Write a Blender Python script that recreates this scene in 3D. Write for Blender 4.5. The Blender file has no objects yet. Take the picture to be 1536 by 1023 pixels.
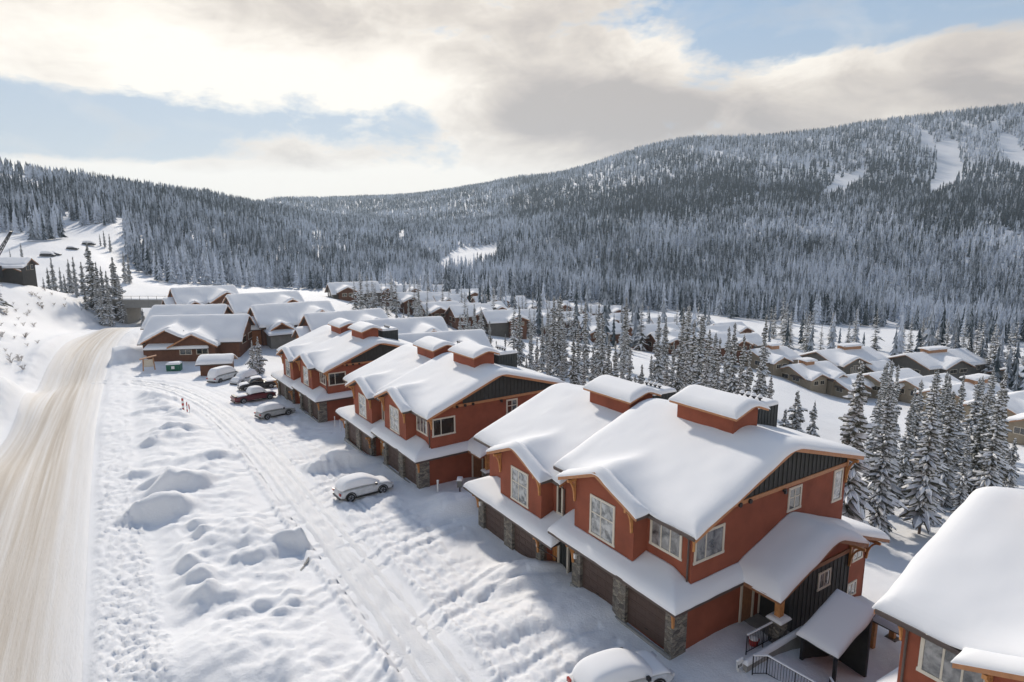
import bpy, bmesh, math, random
import numpy as np
from mathutils import Vector
R=math.radians
# ---------------------------------------------------------------- camera numbers
CAM_H=20.0; PITCH=R(9.78); FPX=920.0
def at(px,py,Y):
    """a point Y metres ahead of the camera, seen at px,py of the 1536 px photograph"""
    x=(px-768)/FPX; y=-(py-511.5)/FPX
    r=(x,math.cos(PITCH)+y*math.sin(PITCH),-math.sin(PITCH)+y*math.cos(PITCH)); t=Y/r[1]
    return r[0]*t,Y,CAM_H+r[2]*t
def project(x,y,z):
    d2=z-CAM_H; dz=y*math.cos(PITCH)-d2*math.sin(PITCH); yv=y*math.sin(PITCH)+d2*math.cos(PITCH)
    return 768+FPX*x/dz,511.5-FPX*yv/dz
AX,AY,AYAW=7.637,26.485,R(-33.2)
UX,UY=math.sin(AYAW),math.cos(AYAW)
def to_uv(x,y):
    dx,dy=x-AX,y-AY
    return dx*UX+dy*UY, dx*UY-dy*UX
def from_uv(u,v): return AX+u*UX+v*UY, AY+u*UY-v*UX
# ---------------------------------------------------------------- noise
rng=np.random.RandomState(7)
_G=rng.rand(256,256)
def vnoise(x,y,seed=0):
    x=np.asarray(x,float)+seed*17.31; y=np.asarray(y,float)+seed*9.77
    xi=np.floor(x).astype(int); yi=np.floor(y).astype(int); fx=x-xi; fy=y-yi
    fx=fx*fx*(3-2*fx); fy=fy*fy*(3-2*fy)
    a=_G[xi&255,yi&255];b=_G[(xi+1)&255,yi&255];c=_G[xi&255,(yi+1)&255];d=_G[(xi+1)&255,(yi+1)&255]
    return (a*(1-fx)+b*fx)*(1-fy)+(c*(1-fx)+d*fx)*fy
def fbm(x,y,o=4,seed=0):
    s=0;a=.5
    for i in range(o): s=s+a*vnoise(x*2**i,y*2**i,seed+i); a*=.5
    return s/(1-.5**o)
def sstep(a,b,x):
    t=np.clip((np.asarray(x,float)-a)/(b-a),0,1); return t*t*(3-2*t)
# ---------------------------------------------------------------- terrain
ZR_U=[-60,-9,0,7,11,19,27,36,39,47,55,64,75,100,140,180,260]
ZR_Z=[.5,.1,0,-.1,-.85,-.95,-1.17,-1.35,-1.75,-2.0,-2.48,-2.6,-3.1,-3.6,-4.0,-4.5,-5]
def zr(u,v=None):
    a=np.interp(u,ZR_U,ZR_Z)
    if v is None: return a
    k=sstep(-11,-4,v); return a*k+(.05-.045*np.asarray(u,float)*(1-.0022*np.clip(u,0,200)))*(1-k)
ctrl=[]
for u in (-40,-20,0,20,40,60,80,100):
    for v in (-34,-20,-8,3): 
        x,y=from_uv(u,v)
        if y>2: ctrl.append((x,y,float(zr(u))))
for u,dz in ((-10,-2.6),(0,-3.1),(20,-3.6),(40,-3.8),(60,-4),(85,-4)):
    x,y=from_uv(u,18.5); ctrl.append((x,y,float(zr(u))+dz))
P=[ # px,py,Y : the photograph's ground at a guessed distance
(1340,833,47),(1400,800,52),(1500,760,58),(1215,640,96),(1240,590,160),(1190,580,150),(1390,600,155),(1480,655,118),(1536,650,122),
(1100,600,100),(1000,560,130),(900,550,120),(1100,520,215),(980,490,310),(1180,500,270),(1300,500,300),(1420,520,260),(1536,545,230),(1100,478,345),(1250,486,360),(1400,497,360),(1536,512,330),
(760,462,340),(600,442,340),(545,440,330),(650,470,230),(560,455,230),(870,470,340),(500,432,400),(650,436,430),(760,438,450),(900,448,430),(1000,460,400),
(420,440,200),(300,430,260),(380,428,330),
(0,690,53.5),(0,560,84),(0,500,112),(20,470,135),(60,450,152),(25,433,150),(110,456,165),(150,447,188),(184,476,188),(225,473,190),(95,490,150),(130,483,165),(160,492,150),(240,478,180),(330,450,200),
(130,440,195),(60,440,185),(200,425,230),(250,428,240),(60,395,235),(100,372,280),(10,365,270),(150,385,260),(180,400,260),(120,340,340),(20,345,330),(170,335,350),(200,400,290),
(300,400,430),(420,400,560),(500,400,620),(620,400,640),(760,405,640),(900,410,640),(1050,412,640),(1200,410,620),(1350,410,610),(1536,415,580),
(700,386,760),(300,350,560),(420,350,800),(500,345,1000),(600,345,1050),(760,345,1000),(900,330,950),(1050,320,920),(1200,315,900),(1350,310,880),(1536,300,850),
(1250,272,1150),(1420,260,1150),(1520,240,1150),(1050,265,1250),(900,295,1300),(760,312,1500),(620,318,1700),(500,322,1800),(400,322,1000),
(-300,300,520),(-300,420,200),(1850,350,600),(1850,480,320),(1850,620,150),(1850,200,1300)]
ctrl+=[at(*p) for p in P]
SKY=[(-400,215,760),(-150,235,740),(0,257,740),(100,276,800),(180,286,900),(300,299,1150),(400,304,1900),(500,308,2800),(620,297,2700),(700,285,2500),(800,269,2300),(870,262,2150),(950,232,1950),(1040,213,1800),(1100,213,1750),(1200,206,1700),(1300,190,1650),(1400,178,1600),(1536,164,1550),(1900,120,1500)]
for a,b,c in SKY:
    x,y,z=at(a,b,c); ctrl.append((x,y,z)); ctrl.append((x*1.25,y*1.25,z-25)); ctrl.append((x*1.7,y*1.7,z-130))
C=np.array(ctrl)
def warp(x,y):
    r=np.sqrt(x*x+y*y); th=np.arctan2(x,y)
    return np.clip(th,-1.05,1.05)*2.2, np.log(np.maximum(r,16))
cw=np.stack(warp(C[:,0],C[:,1]),1)
def tps(r2): return .5*r2*np.log(r2+1e-12)
n=len(C); K=tps(((cw[:,None]-cw[None])**2).sum(2))+np.eye(n)*2e-4
Pm=np.c_[np.ones(n),cw]; M_=np.block([[K,Pm],[Pm.T,np.zeros((3,3))]])
sol=np.linalg.solve(M_,np.r_[C[:,2],0,0,0]); Wt,At=sol[:n],sol[n:]
def h_base(x,y):
    x=np.asarray(x,float); y=np.asarray(y,float); sh=x.shape; x=x.ravel(); y=y.ravel(); out=np.empty(len(x))
    for i in range(0,len(x),40000):
        a,b=warp(x[i:i+40000],y[i:i+40000]); r2=(a[:,None]-cw[:,0])**2+(b[:,None]-cw[:,1])**2
        out[i:i+40000]=tps(r2)@Wt+At[0]+a*At[1]+b*At[2]
    u,v=to_uv(x,y)
    w=sstep(-70,-50,u)*(1-sstep(88,115,u))*sstep(-38,-26,v)*(1-sstep(3,9,v))*1.0
    ana=zr(u,v)
    out=out*(1-w)+ana*w
    # the dug-out yard beside the first townhouse
    r=np.sqrt(x*x+y*y); th=np.abs(np.arctan2(x,y)); out=out*(1-sstep(1.6,2.9,th))
    return out.reshape(sh)
def hb(x,y): return float(h_base(np.array([x]),np.array([y]))[0])
def hit(px,py,lo=15,hi=3500):
    """where the line of sight of a photograph pixel first meets the bare terrain"""
    Y=np.geomspace(lo,hi,1500); a=np.array([at(px,py,1)]); x=a[0][0]*Y; z=CAM_H+(a[0][2]-CAM_H)*Y
    d=z-h_base(x,Y); k=np.argmax(d<0)
    if not (d<0).any(): return None
    return x[k],Y[k],hb(x[k],Y[k])
# ---------------------------------------------------------------- polylines
def resample(pts,step):
    pts=[np.array(p,float) for p in pts]
    # Catmull-Rom
    out=[]
    for i in range(len(pts)-1):
        p0=pts[max(i-1,0)];p1=pts[i];p2=pts[i+1];p3=pts[min(i+2,len(pts)-1)]
        n=max(2,int(np.linalg.norm(p2-p1)/step))
        for k in range(n):
            t=k/n; out.append(.5*((2*p1)+(-p0+p2)*t+(2*p0-5*p1+4*p2-p3)*t*t+(-p0+3*p1-3*p2+p3)*t**3))
    out.append(pts[-1]); return np.array(out)
ROAD=resample([(-4,-6),(-14.5,9),(-24.6,24),(-34.6,39),(-52.3,66),(-66,88),(-77,106),(-90,131),(-97.5,150),(-103,168),(-109,190),(-112,215),(-112,245)],1.5)
DRIVE=resample([(17,-8),(8.5,8),(-.6,21.2),(-6.2,30.4),(-16.,45.4),(-27.6,62.9),(-40.6,79.8),(-49.5,89),(-56,94),(-65,98),(-73,98.5)],1.5)
ROAD_W,DRIVE_W=4.7,1.6
def poly_sd(x,y,pts):
    """signed distance (right of the line positive) and arc length"""
    x=np.asarray(x,float);y=np.asarray(y,float); best=np.full(x.shape,1e9);s_=np.zeros(x.shape);sg=np.ones(x.shape)
    seg=np.diff(pts,axis=0);L=np.hypot(seg[:,0],seg[:,1]);cum=np.r_[0,np.cumsum(L)]
    st=3 if x.size>20000 else 1
    idx=list(range(0,len(pts)-1,st))
    for i in idx:
        j=min(i+st,len(pts)-1); a=pts[i];b=pts[j];d=b-a;l2=d@d
        t=np.clip(((x-a[0])*d[0]+(y-a[1])*d[1])/l2,0,1); ex=x-a[0]-t*d[0];ey=y-a[1]-t*d[1];q=ex*ex+ey*ey
        m=q<best; best=np.where(m,q,best); s_=np.where(m,cum[i]+t*math.sqrt(l2),s_); sg=np.where(m,np.sign(d[1]*ex-d[0]*ey),sg)
    return np.sqrt(best)*sg,s_
SUN_AZ,SUN_EL=R(-17.0),R(31.0)
SX,SY=math.sin(SUN_AZ),math.cos(SUN_AZ)
def mound(x,y,cx,cy,r,h,k=1.0,steep=.5):
    """a shovelled heap: long on the side of the sun, steep on the other"""
    dx,dy=x-cx,y-cy; a=dx*SX+dy*SY; b=dx*SY-dy*SX
    a=np.where(a<0,a/steep,a); q=(a*a+(b/k)**2)/(r*r)
    return h*np.exp(-q**1.3)
MOUNDS=[] # x,y,r,h,k,steep
def add_m(px,py,r,h,k=1.,st=.5):
    p=hit(px,py,15,300); MOUNDS.append((p[0],p[1],r,h,k,st))
for a in [(240,775,2.0,1.6,1.15,.5),(262,742,1.5,.9,1.5,.5),(296,795,.8,.5,.8,.5),(305,812,.8,.5,.7,.5),(283,855,.9,.8,.8,.5),(300,878,1.1,.9,.9,.5),(380,845,.9,.45,1.3,.45),(210,715,1.2,.6,1,.5),(225,735,1.1,.6,1,.5),
          (330,905,1.1,.5,1.2,.5),(320,690,1.8,.6,1.5,.5),(230,620,1.6,.5,2,.5),(250,600,1.6,.5,1.6,.5),(420,935,.7,.4,1,.4),(440,920,.7,.4,1,.4),(395,920,.7,.45,1,.4),(350,935,1.,.4,1,.5),
          (180,540,5.0,2.3,1.7,.6),(228,670,1.1,.45,1,.5),(270,650,1.2,.45,1.3,.5),(360,800,1.2,.4,1.3,.5),(700,765,2.4,1.0,1.2,.5),(675,755,1.6,.7,1.2,.6),(785,868,1.6,.85,1.7,.42),(770,880,1.6,.5,1.7,.5),
          (508,700,1.75,1.5,1.75,.36),(486,706,1.3,1.1,1.2,.36),(735,880,1.5,.3,2,.5),(600,1010,3.0,.6,1,.6),(300,1010,3.2,.7,1.2,.6),(420,1015,2.6,.5,1.5,.5),(640,985,1.2,.4,1,.5),
          (860,925,2.2,.4,2.4,.35),(443,822,1.3,1.1,1.05,.34)]: add_m(*a)
def h_det(x,y):
    x=np.asarray(x,float);y=np.asarray(y,float); u,v=to_uv(x,y); r=np.hypot(x,y)
    near=(1-sstep(150,230,r))
    d,s=poly_sd(x,y,ROAD); e,t=poly_sd(x,y,DRIVE)
    onroad=1-sstep(ROAD_W-.1,ROAD_W+.5,np.abs(d)); ondrv=1-sstep(DRIVE_W-.1,DRIVE_W+.6,np.abs(e))
    free=(1-onroad)*(1-ondrv)
    h=(fbm(x/9,y/9,4,3)-.5)*.5*free
    # ploughed windrows beside the road
    win=sstep(ROAD_W,ROAD_W+.8,d)*(1-sstep(ROAD_W+3.0,ROAD_W+4.0,d))
    bil=np.abs(fbm(x*1.9,y*1.9,3,11)*2-1); rough=bil*.30-.05+np.abs(vnoise(x*4.2,y*4.2,5)*2-1)*.16+(vnoise(x*7,y*7,6)-.5)*.08
    h=h+near*win*(.1+rough)
    lw=np.exp(-((d+ROAD_W+1.6)/1.1)**2); h=h+near*lw*(.55+1.2*rough)
    wm=np.exp(-((np.abs(e)-DRIVE_W-.5)/.45)**2)*free; h=h+near*wm*(.08+rough*.9)
    # heaps between road and lane
    z=sstep(ROAD_W+3,ROAD_W+6.0,d)*(1-sstep(-DRIVE_W-3.2,-DRIVE_W-.6,e))*(e<0)*(1-sstep(95,104,y))*near
    f=fbm(x/3.6,y/3.6,4,21); g2=1-np.abs(fbm(x/2.1,y/2.1,3,58)*2-1)
    b2=np.abs(fbm(x/1.6,y/1.6,4,61)*2-1)
    h=h+z*(np.clip(f-.44,0,1)*2.6+.35+(g2-.75)*.22+b2*.36+np.abs(fbm(x*1.6,y*1.6,2,63)*2-1)*.10*sstep(.45,.6,fbm(x/5,y/5,2,64)))
    # parked strip: old tyre ruts and footprints square to the garages
    pk=sstep(DRIVE_W+.4,DRIVE_W+1.5,e)*(1-sstep(-3.6,-1.8,v))*sstep(-8,-4,u)*(1-sstep(70,80,u))
    wob=(fbm(u*.25,v*.25,2,4)-.5)*5
    rut=fbm((u+wob*.4)*1.5,(v+wob)*.2,4,31)-.5
    h=h+pk*(rut*.20+(fbm(u*1.9,v*1.5,4,14)-.5)*.13+np.abs(vnoise(u*3.4,v*2.6,15)*2-1)*.07)
    h=h+pk*sstep(.56,.62,vnoise(u*2.3,v*1.5,9))*-.07
    shoulder=sstep(-3.6,-2.4,v)*(1-sstep(-1.6,-.5,v))*sstep(-3,0,u)*(1-sstep(70,76,u)); h=h+shoulder*(.02+.16*(fbm(u/1.5,v/1.5,2,6)-.4))
    for c0,dp in ((-2.5,.09),(2.3,.10),(3.3,.12),(4.1,.09),(5.2,.06)): h=h-near*dp*np.exp(-((e-c0-.5*(fbm(t*.06,t*0+c0,2,5)-.5))/.17)**2)*(v<-3)*(1-ondrv)+near*dp*.5*np.exp(-((e-c0-.3)/.15)**2)*(v<-2)*(1-ondrv)
    for k in range(11):
        u0=3+k*6.1+(k*37%5); w_=(u>u0-9)&(u<u0+4)&(v>-15)&(v<-1.2)
        if w_.any():
            uu,vv=u[w_],v[w_]; cl=u0-.035*(vv+1)**2*(1 if k%3 else .4)
            for off in (-.75,.75): h[w_]-=.13*np.exp(-((uu-cl-off)/.2)**2)*sstep(-15,-12,vv); h[w_]+=.06*np.exp(-((uu-cl-off-.35)/.15)**2)*sstep(-15,-12,vv)
    m=np.zeros_like(h)
    for (cx,cy,rr,hh,k,st) in MOUNDS:
        w=(np.abs(x-cx)<rr*5)&(np.abs(y-cy)<rr*5)
        if w.any():
            wob2=1+.35*(fbm(x[w]/1.3+cx,y[w]/1.3,2,2)-.5)
            m[w]=np.maximum(m[w],mound(x[w],y[w],cx,cy,rr,hh,k,st)*wob2)
    h=h+m*(1-ondrv)*(1-onroad)
    h=h+(fbm(x*2.2,y*2.2,2,17)-.5)*.05*near*free
    # ruts in the lane
    h=h-ondrv*.05-onroad*.07
    # left bank: slides and hollows
    bk=sstep(ROAD_W+2,ROAD_W+9,-d)*near; h=h+bk*(fbm(x/3.5,y/3.5,3,44)-.5)*.9
    # yard beside the first townhouse steps down to the basement door
    yd=sstep(-4.6,-3.9,-np.abs(u+3.9)-2.5)*0
    far=sstep(200,330,r); h=h+far*(fbm(x/45,y/45,3,50)-.5)*5
    return h
def ground(x,y):
    x=np.atleast_1d(np.asarray(x,float));y=np.atleast_1d(np.asarray(y,float)); return h_base(x,y)+h_det(x,y)
def gz(x,y): return float(ground(x,y)[0])
# ---------------------------------------------------------------- scene, materials
scn=bpy.context.scene; COL=scn.collection
def new_mat(name):
    m=bpy.data.materials.new(name); m.use_nodes=True; nt=m.node_tree; b=nt.nodes['Principled BSDF']; return m,nt,b
def N(nt,t,**k):
    n=nt.nodes.new(t)
    for a,b in k.items(): setattr(n,a,b)
    return n
def noise_node(nt,scale,detail=3,rough=.5,vec=None,dist=0):
    n=N(nt,'ShaderNodeTexNoise'); n.inputs['Scale'].default_value=scale; n.inputs['Detail'].default_value=detail; n.inputs['Roughness'].default_value=rough; n.inputs['Distortion'].default_value=dist
    if vec is not None: nt.links.new(vec,n.inputs['Vector'])
    return n
def ramp(nt,src,stops):
    r=N(nt,'ShaderNodeValToRGB'); cr=r.color_ramp
    while len(cr.elements)<len(stops): cr.elements.new(.5)
    for e,(p,c) in zip(cr.elements,stops): e.position=p; e.color=(c[0],c[1],c[2],1) if not isinstance(c,(int,float)) else (c,c,c,1)
    nt.links.new(src,r.inputs['Fac']); return r.outputs['Color']
def coords(nt,kind='Object',scale=None):
    t=N(nt,'ShaderNodeTexCoord').outputs[kind]
    if scale is None: return t
    m=N(nt,'ShaderNodeMapping'); m.inputs['Scale'].default_value=scale; nt.links.new(t,m.inputs['Vector']); return m.outputs['Vector']
def mixc(nt,fac,a,b,mode='MIX'):
    m=N(nt,'ShaderNodeMix',data_type='RGBA',blend_type=mode)
    for inp,v in ((m.inputs[0],fac),(m.inputs[6],a),(m.inputs[7],b)):
        if isinstance(v,(int,float)): inp.default_value=v
        elif isinstance(v,tuple): inp.default_value=(*v,1) if len(v)==3 else v
        else: nt.links.new(v,inp)
    return m.outputs[2]
def bump(nt,b,h,strength=.3,dist=.05):
    n=N(nt,'ShaderNodeBump'); n.inputs['Strength'].default_value=strength; n.inputs['Distance'].default_value=dist
    nt.links.new(h,n.inputs['Height']); nt.links.new(n.outputs[0],b.inputs['Normal'])
MAT={}
def plain(name,col,rough=.7,var=.15,scale=3.,bmp=0.,metal=0.,spec=.5,stretch=None,bs=None):
    m,nt,b=new_mat(name); vec=coords(nt,'Object',stretch)
    nz=noise_node(nt,scale,5,.6,vec); lo=tuple(c*(1-var) for c in col); hi=tuple(min(1,c*(1+var)) for c in col)
    nt.links.new(ramp(nt,nz.outputs['Fac'],[(.3,lo),(.7,hi)]),b.inputs['Base Color'])
    b.inputs['Roughness'].default_value=rough; b.inputs['Metallic'].default_value=metal; b.inputs['Specular IOR Level'].default_value=spec
    if bmp: bump(nt,b,noise_node(nt,bs or scale*6,3,.6,vec).outputs['Fac'],bmp,.02)
    MAT[name]=m; return m
def snow_mat(name,fine=6.,strength=.35,col=(.86,.865,.88)):
    m,nt,b=new_mat(name); vec=coords(nt,'Object')
    a=noise_node(nt,fine*.12,4,.55,vec).outputs['Fac']
    nt.links.new(ramp(nt,a,[(.3,tuple(c*.965 for c in col)),(.7,col)]),b.inputs['Base Color'])
    b.inputs['Roughness'].default_value=.75; b.inputs['Specular IOR Level'].default_value=.25
    bump(nt,b,noise_node(nt,fine,5,.7,vec).outputs['Fac'],strength,.05)
    MAT[name]=m; return m
snow_mat('snow_ground_mat',7.,.9); snow_mat('snow_roof_mat',1.2,.12); snow_mat('snow_tree_mat',8,.3,(.84,.85,.87))
def road_mat():
    m,nt,b=new_mat('road_mat'); uv=N(nt,'ShaderNodeUVMap').outputs[0]
    def st(sx,sy,sc,det,r=.6):
        mp=N(nt,'ShaderNodeMapping'); mp.inputs['Scale'].default_value=(sx,sy,1); nt.links.new(uv,mp.inputs['Vector']); return noise_node(nt,sc,det,r,mp.outputs[0],.0).outputs['Fac']
    big=st(.5,.012,1,3); mid=st(2.6,.02,1,4,.75); fine=st(7,1.2,1.5,5,.75); grit=st(9,7,2,4,.8)
    sep=N(nt,'ShaderNodeSeparateXYZ'); nt.links.new(uv,sep.inputs[0])
    prof=ramp(nt,_map(nt,sep.outputs[0],-4.8,4.8),[(0,.0),(.16,.45),(.36,.85),(.5,.7),(.62,.95),(.74,.55),(.9,.2),(1,.0)])
    s=_math(nt,'ADD',_math(nt,'MULTIPLY',big,.55),_math(nt,'MULTIPLY',mid,.45)); s=_math(nt,'MULTIPLY',_map(nt,s,.33,.57),prof)
    s=_math(nt,'ADD',s,_math(nt,'MULTIPLY',_map(nt,fine,.5,.75),.16))
    c=ramp(nt,s,[(0,(.80,.80,.81)),(.3,(.70,.67,.635)),(.7,(.55,.49,.42)),(1,(.44,.375,.31))])
    c=mixc(nt,_math(nt,'MULTIPLY',_map(nt,grit,.55,.8),_math(nt,'MULTIPLY',s,.5)),c,(.42,.36,.30))
    nt.links.new(c,b.inputs['Base Color']); b.inputs['Roughness'].default_value=.7; b.inputs['Specular IOR Level'].default_value=.3
    bump(nt,b,_math(nt,'ADD',fine,_math(nt,'MULTIPLY',grit,.5)),.8,.06); MAT['road_mat']=m
def drive_mat():
    m,nt,b=new_mat('driveway_mat'); uv=N(nt,'ShaderNodeUVMap').outputs[0]
    def st(sx,sy,sc,det,r=.6):
        mp=N(nt,'ShaderNodeMapping'); mp.inputs['Scale'].default_value=(sx,sy,1); nt.links.new(uv,mp.inputs['Vector']); return noise_node(nt,sc,det,r,mp.outputs[0],.0).outputs['Fac']
    mid=st(2.4,.04,1,5,.7); fine=st(7,5,1.6,5,.7)
    c=ramp(nt,mid,[(.35,(.86,.865,.88)),(.62,(.84,.84,.845)),(.8,(.76,.735,.71))])
    nt.links.new(c,b.inputs['Base Color']); b.inputs['Roughness'].default_value=.6; b.inputs['Specular IOR Level'].default_value=.35
    bump(nt,b,fine,.9,.09); MAT['driveway_mat']=m
def _lk(nt,v,inp):
    if isinstance(v,(int,float)): inp.default_value=v
    else: nt.links.new(v,inp)
def _math(nt,op,a,b=0.,clamp=False):
    n=N(nt,'ShaderNodeMath',operation=op,use_clamp=clamp); _lk(nt,a,n.inputs[0]); _lk(nt,b,n.inputs[1]); return n.outputs[0]
def _map(nt,v,a,b,c=0.,d=1.):
    n=N(nt,'ShaderNodeMapRange',clamp=True); _lk(nt,v,n.inputs[0])
    for i,q in enumerate((a,b,c,d)): n.inputs[1+i].default_value=q
    return n.outputs[0]
road_mat(); drive_mat()
# ---------------------------------------------------------------- mesh helpers
def np_mesh(name,V,F,mat,smooth=True,uv=None,col=None):
    """V (n,3), F (m,k) all k-gons"""
    V=np.asarray(V,np.float32);F=np.asarray(F,np.int32); k=F.shape[1]
    me=bpy.data.meshes.new(name); me.vertices.add(len(V)); me.vertices.foreach_set('co',V.ravel())
    me.loops.add(F.size); me.loops.foreach_set('vertex_index',F.ravel())
    me.polygons.add(len(F)); me.polygons.foreach_set('loop_start',np.arange(0,F.size,k,dtype=np.int32)); 
    me.polygons.foreach_set('use_smooth',np.full(len(F),smooth))
    if uv is not None:
        l=me.uv_layers.new(name='UVMap'); l.data.foreach_set('uv',np.asarray(uv,np.float32)[F.ravel()].ravel())
    if col is not None:
        a=me.attributes.new('snowy','FLOAT','FACE'); a.data.foreach_set('value',np.asarray(col,np.float32))
    for m in (mat if isinstance(mat,(list,tuple)) else [mat]): me.materials.append(MAT[m] if isinstance(m,str) else m)
    me.update(calc_edges=True); me.validate(); return me
def link(name,me,parent=None,kind=None):
    o=bpy.data.objects.new(name,me); COL.objects.link(o)
    if parent is not None: o.parent=parent
    if kind: o['kind']=kind
    return o
def tag(o,label,cat,group=None,kind=None):
    if label: o['label']=label
    if cat: o['category']=cat
    if group: o['group']=group
    if kind: o['kind']=kind
    return o
def empty(name,loc,rz=0,label=None,cat=None,group=None):
    o=bpy.data.objects.new(name,None); COL.objects.link(o); o.location=loc; o.rotation_euler=(0,0,rz); o.empty_display_size=.5
    return tag(o,label,cat,group)
# ---------------------------------------------------------------- ground
def build_ground():
    th=np.r_[-np.arange(180,54,-3.5)[::1],np.arange(-54,54.01,.165),np.arange(57,180.1,3.5)]; th=np.unique(np.clip(th,-180,180)); th=R(1)*th
    rr=[1.5]
    while rr[-1]<13: rr.append(rr[-1]*1.12)
    while rr[-1]<150: rr.append(rr[-1]*1.0055)
    while rr[-1]<4300: rr.append(rr[-1]*1.013)
    rr=np.array(rr); T,Q=np.meshgrid(th,rr); X=Q*np.sin(T);Y=Q*np.cos(T)
    Z=h_base(X,Y)+h_det(X.ravel(),Y.ravel()).reshape(X.shape)
    nr,nt_=X.shape; V=np.stack([X.ravel(),Y.ravel(),Z.ravel()],1)
    i=np.arange(nr-1)[:,None]*nt_+np.arange(nt_-1)[None]; F=np.stack([i,i+1,i+nt_+1,i+nt_],-1).reshape(-1,4)[:,::-1]
    o=link('snow_ground',np_mesh('snow_ground',V,F,'snow_ground_mat'),kind='structure')
    for nm,pl,w,mt in (('road',ROAD,ROAD_W,'road_mat'),('driveway',DRIVE,DRIVE_W,'driveway_mat')):
        pts=resample(pl[::4],.45); tg=np.gradient(pts,axis=0); tg/=np.hypot(tg[:,0],tg[:,1])[:,None]; nrm=np.stack([tg[:,1],-tg[:,0]],1)
        cc=np.arange(-w,w+.01,.16); s=np.r_[0,np.cumsum(np.hypot(*np.diff(pts,axis=0).T))]
        keep=(pts[:,1]>-2)
        pts,nrm,s=pts[keep],nrm[keep],s[keep]
        X=pts[:,0,None]+nrm[:,0,None]*cc;Y=pts[:,1,None]+nrm[:,1,None]*cc
        Z=h_base(X,Y)
        S,Cc=np.meshgrid(s,cc,indexing='ij')
        Z=Z+(fbm(Cc*1.3,S*.06,3,3)-.5)*.10+(fbm(Cc*3,S*.9,2,7)-.5)*.035
        if nm=='driveway':
            for c0 in (-1.25,-.55,.5,1.15): Z=Z-.11*np.exp(-((Cc-c0-.3*(fbm(S*.08,S*0,2,c0>0)-.5))/.16)**2)+.06*np.exp(-((Cc-c0+.3)/.14)**2)
            Z=Z+(fbm(Cc*2.6,S*1.9,4,9)-.5)*.28+(vnoise(Cc*5.5,S*4.5,3)-.5)*.09
        ed=np.minimum((w-np.abs(Cc))/.35,1); Z=Z-.10*(1-ed)+.02
        n1,n2=X.shape; V=np.stack([X.ravel(),Y.ravel(),Z.ravel()],1); i=np.arange(n1-1)[:,None]*n2+np.arange(n2-1)[None]
        F=np.stack([i,i+1,i+n2+1,i+n2],-1).reshape(-1,4)
        link(nm,np_mesh(nm,V,F,mt,uv=np.stack([Cc.ravel(),S.ravel()],1)),kind='structure')
build_ground()
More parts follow.
